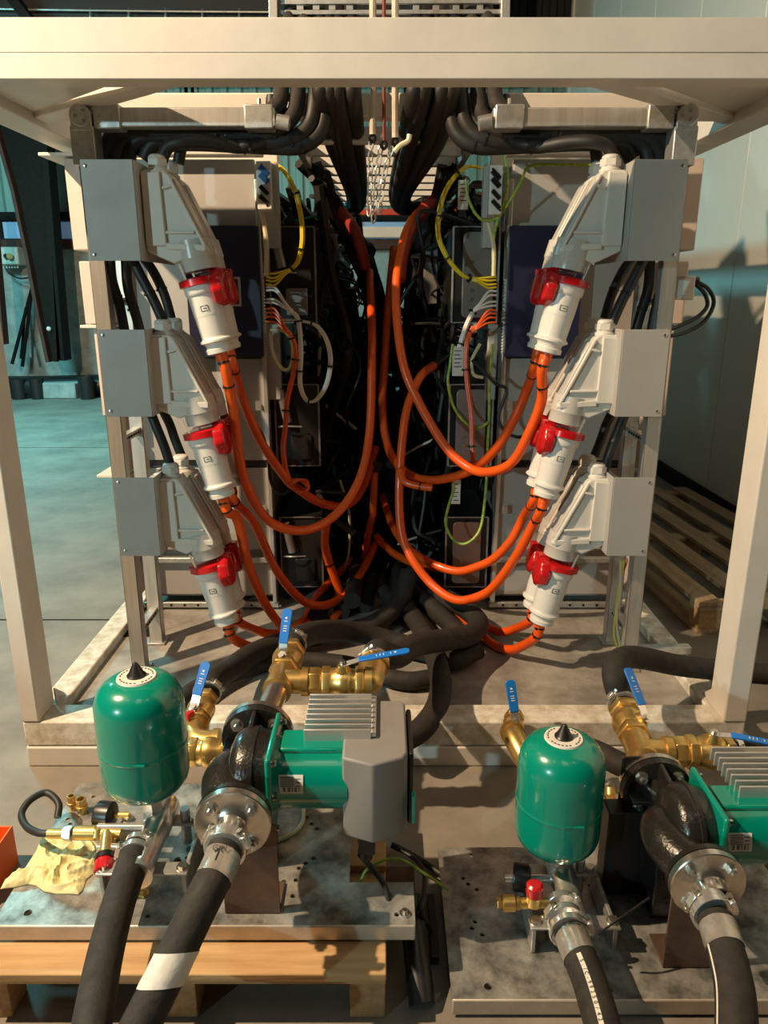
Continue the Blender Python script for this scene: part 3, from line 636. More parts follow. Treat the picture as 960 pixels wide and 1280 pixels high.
for k in range(5):
    kn.tube([c+V((.036*math.cos(a+k), .02*math.sin(2*a+k*1.3), .022*math.sin(a*1.0+k*.9))) for a in [i*math.pi/4 for i in range(8)]]+[c+V((.036*math.cos(k), .02*math.sin(k*1.3), .022*math.sin(k*.9)))], .006, 7)
tag(kn.build('wire_knot', 'orange'), 'knotted tuft of thin orange wires at the foot of the left bundle', 'knot')
bundle('yellow_wire_coil', [(600,210,YB),(585,208,YB-.01),(570,219,YB-.02),(556,240,YB-.02),(548,270,YB-.02),(548,295,YB-.02),(555,315,YB-.02),(566,332,YB-.02),(578,344,YB-.02),(590,349,YB-.01)], .0048, 'yellow', 'yellow wire bundle arching beside the right switch strip', ties=(.22,.45,.72,.97))
fan('yellow_wire_fan', 620, (346,350,355,359), (590,349), YB, .0045, 'yellow', 'yellow wires fanning out of the right wiring duct')
bundle('white_wire_bundle', [(592,388,YB),(585,402,YB-.01),(579,418,YB-.02),(574,434,YB-.02)], .005, 'wcable', 'short white wire bundle hanging beside the right duct', ties=(.05,.95))
fan('white_wire_fan', 620, (364,369,377,382), (592,388), YB, .0045, 'wcable', 'white wires fanning out of the right wiring duct')
fan('orange_wire_fan', 620, (388,392,397,403), (590,414), YB-.02, .0045, 'orange', 'thin orange wires fanning out of the right wiring duct')
bundle('orange_wire_bundle', [(592,408,YB-.01),(584,425,YB-.02),(582,450,YB-.03),(584,480,YB-.04),(589,520,YB-.06),(590,558,YB-.08),(592,580,YB-.1)], .005, 'orange', 'thin orange wire bundle falling in front of the right middle cover', ties=(.08,.42,.85))
for (m, pts, r, lab) in [
    ('cream', [(325,225,3.1),(324,250,3.1),(328,270,3.1),(333,300,3.1),(333,345,3.1)], .010, 'cream cable running down beside the left switch strip'),
    ('cream', [(338,415,3.12),(341,440,3.1),(352,460,3.1),(362,460,3.1),(366,440,3.1),(361,420,3.1),(350,412,3.12),(338,413,3.12)], .007, 'cream wire loop hanging beside the lower left duct'),
    ('yg', [(566,430,3.1),(562,460,3.1),(560,480,3.1),(568,510,3.1),(584,530,3.08),(600,534,3.08),(610,528,3.08)], .006, 'yellow green earth wire curving before the right middle cover'),
    ('yg', [(629,190,3.06),(634,215,3.06),(632,245,3.06),(622,275,3.08),(617,300,3.1),(616,345,3.1)], .006, 'yellow green earth wire dropping past the right switch strip'),
    ('yg', [(582,224,3.08),(586,250,3.08),(600,273,3.08),(618,274,3.08),(630,262,3.06),(650,230,3.0),(662,208,2.95),(700,206,2.9),(745,207,2.88)], .0055, 'yellow green earth wire strung from the aisle to the right sockets'),
    ('cream', [(625,222,3.05),(612,240,3.08),(606,262,3.1),(612,285,3.1),(617,310,3.1),(617,345,3.1)], .009, 'cream cable running down from the right switch strip'),
    ('yg', [(616,430,3.08),(612,480,3.1),(611,530,3.1),(608,580,3.12),(608,600,3.1),(603,650,3.1),(595,670,3.08),(580,680,3.08),(566,674,3.1),(557,655,3.1),(560,635,3.1),(567,612,3.12),(566,600,3.14)], .006, 'yellow green earth wire looping over the copper tinted cover'),
    ('black', [(590,450,3.08),(605,465,3.07),(620,480,3.06),(633,488,3.06),(623,520,3.05),(630,538,3.04),(645,546,3.03),(660,545,3.0)], .007, 'thin black cable crossing the lower right panel edge'),
    ('black', [(318,530,2.98),(330,548,2.97),(336,580,2.96),(338,600,2.96),(345,614,2.97),(356,617,2.98),(362,612,2.98)], .007, 'thin black cable hooking round the left orange knot'),
    ('cream', [(600,430,3.12),(590,450,3.1),(592,468,3.1),(604,472,3.1)], .007, 'pale wire loop beside the lower right duct'),
    ('wcable', [(500,572,3.6),(520,560,3.5),(545,548,3.4)], .006, 'pale wire crossing the aisle centre'),
    ('cream', [(425,600,3.4),(436,640,3.4),(436,690,3.4),(428,715,3.4)], .006, 'dim pale wire arc low left of the aisle centre')]:
    cable('thin_cable', px(pts), r, m, lab, 'cable', 'thin signal and earth wires', seg=8)
cable('red_power_cable', px([(548,246,3.55),(530,262,3.5),(512,290,3.42),(503,320,3.35),(499,350,3.3)]), .027, 'redbeam', 'thick red cable bending down from the right black bundle', 'cable')
# rocker switch strips
for s, pts, lab in ((-1, ((322,201),(338,262)), 'white strip with two blue and two black rockers on the left'), (1, ((611,206),(629,268)), 'white strip with angled black rockers on the right')):
    (x0, y0), (x1, y1) = pts; Y = 3.02
    t = thing('switch_strip', P((x0+x1)/2, y1, Y), lab, 'switch strip')
    a = P(x0, y1, Y); b = P(x1, y0, Y)
    MB().box((a.x, Y, a.z), (b.x, Y+.07, b.z)).build('housing', 'plastic2', t, bevel=.004)
    MB().box((b.x if s < 0 else a.x-.02, Y+.03, a.z-.01), (b.x+.02 if s < 0 else a.x, Y+.08, b.z)).build('bracket', 'cover', t, bevel=.003)
    for k in range(4):
        f = (.20, .36, .60, .80)[k]; c = P(x0+(x1-x0)*.5, y0+(y1-y0)*f, Y-.003); u = V((.72, 0, -.70))
        MB().bar(c-u*.021, c+u*.021, .016 if k > 1 else .02, .008, up=(0, 1, 0)).build('rocker', 'blackp' if k > 1 or s > 0 else mat('blue_plug', (.03,.12,.35), .4), t, bevel=.002)
    for (xx, yy) in ((x0+5, y0+5), (x1-4, y1-5)): MB().lathe(P(xx, yy, Y), (0, -1, 0), [(0, .004), (.002, .004)], 8).build('screw', 'dsteel', t)

# ================================================================ BLACK POWER CABLES ABOVE
def bcable(pts, r, lab, m='black', g='black power cables over the frame', ties=()): return cable('black_cable', px(pts), r, m, lab, 'cable', g, ties, seg=12)
G = lambda s, x: x if s < 0 else 970-x
for s, sd in ((-1, 'left'), (1, 'right')):
    gx = lambda x: G(s, x)
    top = [(352,0),(373,2),(395,4),(409,6)]
    ends = [[(150,166),(133,185),(126,215)], [(165,168),(147,186),(141,215)], [(180,172),(163,186),(158,215)], [(215,174),(192,180),(180,200)]]
    for k in range(4):
        tx = top[k][0]; yb = (156,168,178,185)[k]; yl = (160,166,172,178)[k]; Y = 2.70+.01*k
        x1 = tx-8; pts = [(gx(tx+(480-tx)*.16), -90, Y+.50), (gx(tx+(480-tx)*.12), -20, Y+.42), (gx(tx+(480-tx)*.05), 40, Y+.26), (gx(tx), 90, Y+.08), (gx(tx-1), 122, Y+.02), (gx(x1), yb-22, Y), (gx(x1-24), yb-3, Y-.01), (gx(x1-62), yb+4-2*k, Y-.01), (gx(258), yl+1, Y), (gx(205), yl-3+k, Y)]
        pts += [(gx(a), b, Y) for a, b in ends[k]]
        bcable(pts, .026, 'black cable with the %s U bend sweeping from top to %s rack' % (('outermost','second outermost','second innermost','innermost')[k], sd), 'foam' if k < 2 else 'black', ties=(.5, .62))
    for k, (a, b) in enumerate((((199,197), 2.58), ((222,200), 2.77))):
        bcable([(gx(352-k*12), 120, 2.74), (gx(348-k*10), 150, 2.73), (gx(330), 176, 2.70), (gx(300), 184-k*2, 2.66), (gx(262), 178-k, b+.03), (gx(232+k*12), 177-k, b), (gx(210+k*18), 184-k*2, b), (gx(a[0]+1), 205, b)], .020, 'black cable arching into the %s gland of the upper %s pair' % (('front', 'rear')[k], sd), ties=(.4,))
    # between the levels
    for k, (pts, lab) in enumerate([
        ([(137,318,2.62),(140,350,2.64),(149,380,2.66),(157,420,2.66)], 'outer'),
        ([(157,318,2.64),(160,360,2.66),(170,395,2.68),(178,425,2.68)], 'second'),
        ([(162,318,2.60),(176,345,2.59),(192,375,2.585),(205,404,2.583)], 'third'),
        ([(176,318,2.78),(192,340,2.775),(206,370,2.77),(214,398,2.77)], 'inner')]):
        bcable([(gx(x), y, Y) for x, y, Y in pts], .017, '%s black cable dropping between the upper and middle %s sockets' % (lab, sd), g='black cables between socket levels', ties=(.6,))
    for k, (pts, lab) in enumerate([
        ([(188,515,2.60),(196,535,2.59),(206,560,2.585),(215,588,2.583)], 'nearer'),
        ([(203,512,2.78),(212,530,2.775),(219,550,2.77),(227,570,2.77)], 'farther')]):
        bcable([(gx(x), y, Y) for x, y, Y in pts], .017, '%s black cable dropping between the middle and lower %s sockets' % (lab, sd), g='black cables between socket levels')
# thick sleeved bundles dropping down the aisle
for s, sd, L_ in ((-1, 'left', [((424,0),(424,110),(432,180),(446,250)), ((402,0),(402,110),(412,170),(440,245)), ((440,0),(441,110),(446,170),(452,245)), ((413,0),(414,110),(424,175),(443,250))]),
                  (1, 'right', [((531,0),(529,110),(512,180),(496,250)), ((553,0),(551,110),(532,180),(502,250)), ((520,0),(517,110),(507,170),(493,245)), ((566,0),(563,110),(546,180),(507,245))])):
    for k, p in enumerate(L_):
        pts = [(p[0][0]-(480-p[0][0])*.15, -90, 3.3), (p[0][0]-(480-p[0][0])*.1, -20, 3.2), (p[0][0], 45, 2.95), (p[0][0], 90, 2.74), (p[1][0], 122, 2.70), (p[2][0], p[2][1], 2.95), (p[3][0], p[3][1], 3.9)]
        if s > 0: pts += [(p[3][0]+12, 262, 4.1), (p[3][0]+40, 252, 4.0)]
        else: pts += [(p[3][0]-8, 262, 4.1), (p[3][0]-30, 275, 3.9), (p[3][0]-45, 300, 3.8)]
        bcable(pts, .029, '%s sleeved black hose falling down the aisle, %s group' % (('second', 'outer', 'innermost', 'third')[k], sd), 'black', 'sleeved black bundles in the aisle')
cable('black_cable', px([(508,60,3.1),(508,120,3.1),(504,150,3.1),(510,157,3.1)]), .012, 'black', 'thin black cable ending right of the beige lifting straps', 'cable')
# junction box at the right side with black loops
t = thing('junction_box', P(852, 372, 2.95), 'white junction box with black cable loops right of the right rack', 'junction box')
a = P(846, 375, 3.0); b = P(864, 345, 3.0)
MB().box((a.x, 2.95, a.z), (b.x, 3.05, b.z)).build('housing', 'plastic2', t, bevel=.005)
MB().cyl(P(864, 350, 3.0), P(872, 352, 3.0), .018).build('gland', 'blackp', t)
cable('black_loop', px([(868,350,3.0),(886,362,3.0),(892,380,3.0),(880,402,2.98),(858,415,2.95),(838,420,2.9)]), .008, 'black', 'outer thin black cable loop at the white junction box', 'cable', 'junction box loops')
cable('black_loop', px([(868,354,3.0),(880,366,3.0),(884,382,3.0),(872,396,2.98),(850,407,2.95),(836,412,2.9)]), .008, 'black', 'inner thin black cable loop at the white junction box', 'cable', 'junction box loops')
cable('thin_cable', px([(776,700,2.72),(775,740,2.72),(771,765,2.72),(772,790,2.7),(777,815,2.66)]), .005, 'cream', 'pale cable running down between the right rack posts', 'cable')
cable('thin_cable', px([(780,700,2.72),(772,745,2.73),(769,770,2.72),(768,795,2.7),(775,822,2.64)]), .004, 'yellow', 'thin yellow wire running down between the right rack posts', 'cable')
# ================================================================ PUMP SKIDS
OFF = V((1.0, -.015, -.14))
def holes_plate(name, poly, z, holes, m, label, cat):
    mb = MB().prism([V((x, y, z-.006)) for x, y in poly], (0, 0, .006)); o = mb.build(name, m); tag(o, label, cat)
    cut = MB()
    for (x, y, r) in holes: cut.cyl((x, y, z-.02), (x, y, z+.02), r, seg=16)
    c = cut.build('cutter', m, origin=o['_w']); o.data.shade_flat(); bo = o.modifiers.new('b', 'BOOLEAN'); bo.object = c; bo.operation = 'DIFFERENCE'; bo.solver = 'EXACT'
    dg = bpy.context.evaluated_depsgraph_get(); me = bpy.data.meshes.new_from_object(o.evaluated_get(dg)); o.modifiers.clear(); o.data = me; me.shade_flat()
    bpy.data.objects.remove(c); return o
def hp(lst, z, r=.006): 
    out = []
    for h in lst: p = PZ(h[0], h[1], z); out.append((p.x, p.y, h[2] if len(h) > 2 else r))
    return out
p1 = holes_plate('base_plate', [(-.875,1.33),(.07,1.33),(.07,1.455),(-.083,1.455),(-.083,1.83),(-.875,1.83)], .19,
    hp([(117,996),(85,1024),(88,1030),(235,1020),(238,1027),(222,1075,.010),(212,1083,.009),(234,1072),(383,1022),(389,1030),(396,1036),(374,1085),(382,1079),(392,1073),(185,1145),(35,1141,.009),(204,1090),(370,1100),(366,1120),(348,1140),(355,1102),(496,1143),(487,1120)], .19), 'plate', 'galvanised base plate of the left pump, lying on a pale pallet', 'plate')
MB().box((-.875,1.326,.150),(.07,1.333,.190)).build('front_flange', 'plate_edge', p1, bevel=.003)
MB().box((.066,1.333,.150),(.07,1.455,.184)).build('side_flange', 'plate_edge', p1, bevel=.001)
p2 = holes_plate('base_plate', [(.150,1.268),(1.35,1.268),(1.35,1.735),(.150,1.735)], .05,
    hp([(589,1069),(579,1098),(585,1105),(596,1112),(603,1168),(590,1160),(594,1152),(610,1233,.009),(728,1100),(738,1107),(747,1114),(763,1237),(700,1150)], .05), 'plate', 'galvanised base plate of the right pump, lying low on the floor', 'plate')
MB().box((.150,1.264,.008),(1.35,1.271,.050)).build('front_flange', 'plate_edge', p2, bevel=.003)
# front pallet
t = thing('wooden_pallet', (-.45, 1.27, 0), 'pale wooden pallet under the left pump plate', 'pallet')
for y0 in (1.245, 1.40, 1.56, 1.72): piece('deck_board', (-.90, y0, .122), (.005, y0+.10, .144), 'wood', t, .003)
for y0 in (1.255, 1.50, 1.73):
    piece('stringer_board', (-.90, y0+.005, .10), (.004, y0+.085, .121), 'wood', t, .002)
    for x0 in (-.90, -.49, -.075): piece('block', (x0, y0+.01, .0), (x0+.078, y0+.08, .10), 'osb', t, .002)
# pallet in the right background
t = thing('wooden_pallet', (1.47, 3.2, 0), 'weathered wooden pallet by the white wall behind the right rack', 'pallet'); t.rotation_euler.z = math.radians(4)
def lp(n, a, b, m): MB().box(a, b).build(n, m, t, local=True, bevel=.003)
for k, x in enumerate((0, .205, .41, .615, .815)): lp('deck_board', (x, 0, .135), (x+.11, 2.1, .158), 'woodx')
for y in (0, 1.0, 2.0): lp('stringer_board', (0, y, .112), (.925, y+.1, .134), 'woodx')
for x in (0, .40, .80):
    for y in (0, 1.0, 2.0): lp('block', (x+.005, y+.005, .02), (x+.115, y+.10, .112), 'osb')
    lp('bottom_board', (x, 0, 0), (x+.12, 2.1, .02), 'woodx')

# expansion vessels
def make_vessel(c, label):
    t = thing('expansion_vessel', c-V((0, 0, .155)), label, 'vessel', 'teal expansion vessels')
    R = .103; b = c-V((0, 0, .155)); pr = []
    for i in range(9): a = math.pi/2*i/8; pr.append((.060*(1-math.cos(a))*1.0, max(.001, R*math.sin(a)**.62)))
    pr += [(.10, R), (.12, R), (.133, R), (.1345, R), (.136, R+.0012), (.140, R+.0012), (.1415, R), (.143, R), (.155, R), (.20, R)]
    for i in range(1, 11): a = math.pi/2*i/10; pr.append((.235+.075*math.sin(a)-.0*(i), max(.002, R*math.cos(a)**.62)))
    MB().lathe(b, (0,0,1), pr, 56).build('tank', 'tealp', t, ang=60)
    MB().lathe(b+V((0,0,.3065)), (0,0,1), [(0, .046), (.0045, .044), (.0048, .02)], 36).build('ring_label', 'paper', t)
    k = MB()
    for i in range(26):
        a = 2*math.pi*i/26
        if i % 7 == 0: continue
        p = b+V((math.cos(a)*.037, math.sin(a)*.037, .3115)); k.bar(p, p+V((math.cos(a+1.57), math.sin(a+1.57), 0))*.005, .003, .0006)
    k.build('label_print', 'dsteel', t)
    MB().lathe(b+V((0,0,.308)), (0,0,1), [(0, .022), (.006, .022), (.010, .018), (.034, .006), (.037, .003)], 24).build('valve_cap', 'blackp', t)
    MB().lathe(b-V((0,0,.03)), (0,0,1), [(0, .018), (.04, .018)], 6).build('connection', 'chrome', t)
    MB().box(b+V((.012,-.105,.137)), b+V((.035,-.100,.141))).build('seam_clip', 'tealp', t)
    return t
C1 = V((-.576, 1.553, .53))
make_vessel(C1, 'teal expansion vessel on the left skid beside the pallet glove')
v2 = make_vessel(C1+V((1.002, -.012, -.155)), 'teal expansion vessel on the right skid between the two pumps')
# chrome hose manifold
def make_manifold(o, label):
    t = thing('chrome_manifold', V((-.55, 1.45, .29))+o, label, 'manifold', 'chrome manifolds below the vessels'); q = lambda *a: V(a)+o
    MB().lathe(q(-.555, 1.62, .285), (0,-1,0), [(0, .030), (.01, .034), (.10, .034), (.104, .031), (.22, .031), (.23, .036), (.25, .036)], 28).build('body', 'chrome', t)
    MB().lathe(q(-.57, 1.553, .30), (0,0,1), [(0, .026), (.045, .024), (.05, .032), (.07, .032)], 6).build('vessel_nut', 'chrome', t)
    for x_, y_ in ((-.50, 1.58), (-.60, 1.45)): MB().cyl(q(x_, y_, .20), q(x_, y_, .30), .012).build('support_rod', 'galv', t)
    br = MB().box(q(-.66,1.56,.262), q(-.46,1.60,.268)).box(q(-.66,1.395,.262), q(-.45,1.435,.268)).box(q(-.655,1.40,.192), q(-.645,1.60,.262)).box(q(-.465,1.40,.192), q(-.455,1.60,.262)); br.build('bracket', 'galv', t, bevel=.002)
    for x, y in ((-.645, 1.58), (-.475, 1.58), (-.645, 1.415), (-.465, 1.415)): bolts(t, q(x, y, .268), (0,0,1), 0, 1, .010, .007, nut=False)
    MB().cyl(q(-.585, 1.53, .285), q(-.70, 1.53, .285), .010).cyl(q(-.585, 1.47, .275), q(-.68, 1.47, .275), .011).build('side_outlet', 'chrome', t)
    return t
make_manifold(V((0,0,0)), 'polished chrome manifold under the left teal vessel')
make_manifold(OFF, 'polished chrome manifold under the right teal vessel')
def gauge(c, label, r=.034):
    t = thing('pressure_gauge', c, label, 'gauge', 'pressure gauges seen edge on')
    MB().lathe(c, (-1,.15,0), [(-.018, r*.7), (-.012, r), (.020, r), (.024, r*.96), (.024, r*.88), (.020, r*.88)], 30).build('case', 'blackp', t)
    MB().lathe(c, (-1,.15,0), [(.0195, r*.87), (.0205, r*.87)], 30).build('dial', 'paper', t)
    MB().cyl(c+V((.018,0,0)), c+V((.055,0,0)), .007, seg=8).build('stem', 'brass', t)
gauge(PZ(134, 1019, .285), 'black pressure gauge standing left of the left manifold'); gauge(PZ(654, 1097, .145)+V((0,.0,0)), 'black pressure gauge half hidden behind the right relief valve')
# ---------------- pump
def make_pump(o, label, label2):
    t = thing('circulation_pump', V((-.30, 1.47, .19))+o, label, 'pump', 'inline circulation pumps'); q = lambda *a: V(a)+o
    zc = .48; cx = -.315
    # volute: swept scroll, one continuous cast body
    mb = MB(); n = 40
    mb.lathe(q(-.365, 1.475, zc), (1,0,0), [(.012, .045), (.018, .070), (.026, .088), (.036, .098), (.046, .102), (.076, .102), (.086, .100), (.094, .096), (.106, .094), (.11, .09)], n)
    mb.build('volute', 'iron', t)
    mb = MB().tube([q(cx, 1.318, zc), q(cx-.004, 1.345, zc), q(cx-.028, 1.385, zc), q(cx-.042, 1.43, zc+.005), q(cx-.036, 1.475, zc+.005), q(cx+.0, 1.50, zc)], .044, 22, res=8, rfun=lambda f: 1.0+.20*math.sin(math.pi*min(1, f*1.1)))
    mb.build('inlet_elbow', 'iron', t)
    mb = MB().tube([q(cx, 1.61, zc), q(cx+.004, 1.58, zc), q(cx+.01, 1.54, zc+.01), q(cx+.012, 1.50, zc+.03)], .042, 22, res=8)
    mb.build('outlet_neck', 'iron', t)
    MB().lathe(q(-.300, 1.475, zc), (1,0,0), [(0,.100),(.002,.1055),(.012,.1055),(.014,.100)], n, cap=False).build('scroll_rib', 'iron', t)
    MB().bar(q(cx, 1.53, zc+.055), q(cx, 1.605, zc+.06), .010, .05).build('web', 'iron', t, bevel=.002)
    MB().bar(q(cx-.03, 1.56, zc), q(cx-.03, 1.605, zc+.0), .09, .010).build('web', 'iron', t, bevel=.002)
    # flanges
    f = MB().lathe(q(cx, 1.335, zc), (0,-1,0), [(0, .060), (.004, .080), (.018, .081), (.020, .060)], 40); f.build('inlet_flange', 'iron', t)
    f = MB().lathe(q(cx, 1.605, zc), (0,1,0), [(-.004, .05), (0, .086), (.018, .088), (.02, .06)], 40); f.build('outlet_flange', 'iron', t)
    f = MB().lathe(q(cx, 1.627, zc), (0,1,0), [(0, .088), (.016, .088), (.018, .045), (.03, .032)], 40); f.build('counter_flange', 'steel', t)
    f = MB().lathe(q(cx, 1.314, zc), (0,-1,0), [(-.001, .080), (.014, .080), (.016, .078), (.017, .045), (.026, .034), (.055, .031), (.057, .028)], 48, cap=False); f.build('counter_flange', 'steel', t)
    bolts(t, q(cx, 1.300, zc), (0,-1,0), .059, 4, .0105, .012, math.pi/4)
    bolts(t, q(cx, 1.604, zc), (0,-1,0), .064, 4, .0115, .012, math.pi/4)
    # motor
    MB().box(q(-.258, 1.475-.098, zc-.100), q(-.244, 1.475+.098, zc+.100)).build('motor_flange', 'tealp', t, bevel=.006)
    for y, z in ((-.082, .082), (-.082, -.084), (.082, .082), (-.088, 0)): bolts(t, q(-.244, 1.475+y, zc+z), (1,0,0), 0, 1, .006, .008, nut=False)
    MB().lathe(q(-.246, 1.475, zc), (1,0,0), [(0, .086), (.012, .080), (.02, .077), (.165, .077), (.168, .07)], 48).build('motor_body', 'tealp', t, ang=30)
    MB().box(q(-.235, 1.475-.03, zc+.066), q(-.085, 1.475+.05, zc+.083)).build('motor_ridge', 'tealp', t, bevel=.006)
    # label wrapped on the motor's front
    lab = MB(); a0, a1 = math.radians(-30), math.radians(2); n = 8; vs_ = []
    for i in range(n+1):
        a = a0+(a1-a0)*i/n
        for xx in (-.232, -.178): vs_.append(q(xx, 1.475-math.cos(a)*.0778, zc+.004-math.sin(a)*.0778+.0))
    lab.add(vs_, [(2*i, 2*i+1, 2*i+3, 2*i+2) for i in range(n)]); lo = lab.build('rating_label', 'paper', t)
    k = MB()
    for i in range(9):
        a = a0+(a1-a0)*(i+1.3)/11
        for x0, x1 in (((-.228, -.198), (-.195, -.184))[:1 + (i % 2)] if i < 6 else ((-.222, -.217), (-.212, -.206), (-.203, -.200), (-.197, -.192), (-.188, -.186))):
            p = q(x0, 1.475-math.cos(a)*.0783, zc+.004-math.sin(a)*.0783); k.bar(p, p+V((x1-x0, 0, 0)), .0006, .0022 if i > 5 else .0012, up=(0, -math.sin(a)*0+0, 1))
    k.build('label_print', 'ink', lo)
    # electronics housing
    poly = [(-.092, 1.405), (-.024, 1.378), (.040, 1.405), (.052, 1.425), (.052, 1.63), (.035, 1.645), (-.092, 1.64)]
    MB().prism([q(x, y, .365) for x, y in poly], (0, 0, .203)).build('electronics_housing', 'box', t, bevel=.005)
    MB().box(q(.053, 1.43, .375), q(.066, 1.62, .56)).build('end_plate', 'blackp', t, bevel=.006)
    MB().box(q(.062, 1.40, .40), q(.070, 1.425, .47)).build('side_tab', 'tealp', t, bevel=.002)
    MB().prism([q(-.092, 1.60, .569), q(-.03, 1.60, .569), q(-.03, 1.48, .569), q(-.018, 1.48, .569), q(-.018, 1.645, .569), q(-.092, 1.645, .569)], (0, 0, .012)).build('housing_lid_step', 'fin', t, bevel=.003)
    for i in range(8):
        y = 1.475+i*.022; MB().box(q(-.182+.0*i, y, .565-.01), q(-.03, y+.006, .592)).build('cooling_fin', 'fin', t, bevel=.001)
    MB().box(q(-.165, 1.47, .545), q(-.05, 1.64, .560)).build('heat_sink_base', 'fin', t, bevel=.002)
    MB().box(q(-.06, 1.40, .315), q(-.02, 1.44, .366)).cyl(q(-.04, 1.42, .29), q(-.04, 1.42, .32), .014).build('power_plug', 'blackp', t, bevel=.003)
    # stand
    MB().box(q(-.36, 1.36, .192), q(-.235, 1.366, .43)).box(q(-.36, 1.366, .192), q(-.235, 1.45, .198)).build('stand', 'rust', t, bevel=.001)
    MB().box(q(-.34, 1.50, .192), q(-.27, 1.59, .40)).build('rear_stand', 'iron', t, bevel=.004)
    return t
make_pump(V((0,0,0)), 'left circulation pump with teal motor and complete grey electronics housing', '')
pr_ = make_pump(OFF+V((.0,0,0)), 'right circulation pump with teal motor cut off by the picture edge', ''); 
bk = MB().box((.60, 1.62, .052), (.665, 1.628, .42)).box((.56, 1.56, .052), (.69, 1.62, .30)).build('black_bracket', 'blackp', bevel=.006); tag(bk, 'black steel bracket behind the right pump flange', 'bracket')
# ---------------- brass
def hexnut(mb, p, ax, L, r): return mb.lathe(p, ax, [(0, r*.93), (L*.12, r), (L*.88, r), (L, r*.93)], 6)
def valve(p, ax, r, L, label, stem=(0,0,1), lev=None, levlen=.13, lw=.018):
    p = V(p); ax = V(ax).normalized(); t = thing('ball_valve', p, label, 'valve', 'brass ball valves')
    b = MB().lathe(p, ax, [(0, r*.86), (L*.2, r*.86), (L*.24, r*.98), (L*.34, r*1.0), (L*.42, r*1.12), (L*.52, r*1.16), (L*.62, r*1.1), (L*.66, r*.95), (L*.72, r*.9), (L*.8, r*.9)], 28)
    b.build('body', 'brass', t)
    hexnut(MB(), p+ax*L*.02, ax, L*.2, r*1.12).build('hex_end', 'brass', t, bevel=.001)
    hexnut(MB(), p+ax*L*.78, ax, L*.2, r*1.12).build('hex_end', 'brass', t, bevel=.001)
    s = V(stem).normalized(); c = p+ax*L*.5+s*r*1.0
    MB().lathe(c, s, [(0, r*.5), (.012, r*.42), (.026, r*.30)], 14).build('stem', 'brass', t)
    n = MB().lathe(c+s*.020, s, [(0, .013), (.010, .013)], 6).lathe(c+s*.030, s, [(0, .007), (.008, .007)], 8); n.build('nut', 'bolt', t)
    lv = V(lev).normalized(); e = c+s*.022
    MB().bar(e-lv*.012, e+lv*levlen*.3+s*.012, lw, .003, up=s).build('lever_arm', 'chrome', t, bevel=.001)
    w = lv.cross(s).normalized()
    a = e+lv*levlen*.24+s*.012; b_ = e+lv*levlen+s*.016
    poly = [a+w*lw*.55, a-w*lw*.55, b_-w*lw*.62-lv*.008, b_-w*lw*.35, b_+w*lw*.35, b_+w*lw*.62-lv*.008]
    g = MB().prism([x-s*.003 for x in poly], s*.006).build('lever_grip', 'blue', t, bevel=.002); g['label'] = 'blue lever grip'
    k = MB()
    for i in range(5):
        x = a.lerp(b_, .35+i*.07)+s*.0036
        if i != 3: k.bar(x-w*lw*.22, x+w*lw*.22, .0022, .0006, up=s)
    k.bar(a.lerp(b_, .72)+s*.0036-w*.003, a.lerp(b_, .72)+s*.0036+w*.003, .006, .0006, up=s)
    k.build('lever_marks', 'paper', g)
    return t
def fit(name, label, cat, build, m='brass', group=None, bevel=0):
    o = build(MB()).build(name, m, bevel=bevel); tag(o, label, cat, group); return o
def elbow(mb, a, c, b, r):
    a, c, b = V(a), V(c), V(b); pts = [a.lerp(c, .5)]+[a.lerp(c, .5)*(1-u)**2+c*2*u*(1-u)+b.lerp(c, .5)*u*u for u in (.25, .5, .75)]+[b.lerp(c, .5)]
    mb.tube([a]+pts+[b], r, 20, res=3); d = (c-a).normalized(); e = (c-b).normalized()
    mb.lathe(a, d, [(0, r*1.14), (r*.5, r*1.14)], 20).lathe(b, e, [(0, r*1.14), (r*.5, r*1.14)], 20); return mb
ZB = .48
# left pump, straight run
A = V((-.315, 1.66, ZB)); dA = (PZ(360, 810, ZB)-A); dA.normalize()
fit('pipe_nipple', 'short grey steel nipple behind the left pump flange', 'pipe', lambda m: m.cyl(A-V((0,.015,0)), PZ(348, 858, ZB), .033, seg=24), 'steel')
tee = PZ(350, 852, ZB)
fit('brass_tee', 'brass tee joining the two blue lever valves of the left pump', 'fitting', lambda m: m.cyl(tee-dA*.05, tee+dA*.055, .037, seg=24).cyl(tee, tee+V((.075,0,0)), .034, seg=24).lathe(tee+V((.062,0,0)), (1,0,0), [(0,.041),(.02,.041)], 24).lathe(tee-dA*.055, dA, [(0,.041),(.02,.041)], 24))
valve(tee+dA*.055, dA, .040, .15, 'brass ball valve with upright blue lever at the top of the left pump run', (-.1,-.75,.62), (.10,.55,.82), .135, .025)
h1 = tee+dA*.215
clamp(h1+dA*.02, dA, .040, 'steel clamp on the hose behind the upright blue lever', (.3,-.6,.6))
tb = tee+V((.082,0,0))
hexn = fit('hex_nipple', 'brass hex nipple between left tee and horizontal valve', 'fitting', lambda m: hexnut(m, tb, (1,0,0), .035, .041), bevel=.001)
valve(tb+V((.035,0,0)), (1,0,0), .040, .125, 'brass ball valve with horizontal blue lever above the left heat sink', (.0,-.25,.97), (1,.10,.12), .19)
el = PZ(462, 860, ZB)
fit('brass_elbow', 'large brass elbow at the right end of the left pump branch', 'fitting', lambda m: elbow(m, tb+V((.16,0,0)), V((el.x, tb.y, ZB)), V((el.x+.012, tb.y+.09, ZB+.01)), .040))
hc = V((el.x+.013, tb.y+.10, ZB+.01)); clamp(hc, (0,1,0), .040, 'steel clamp joining the brass elbow to the black hose', (-.6,0,.8))
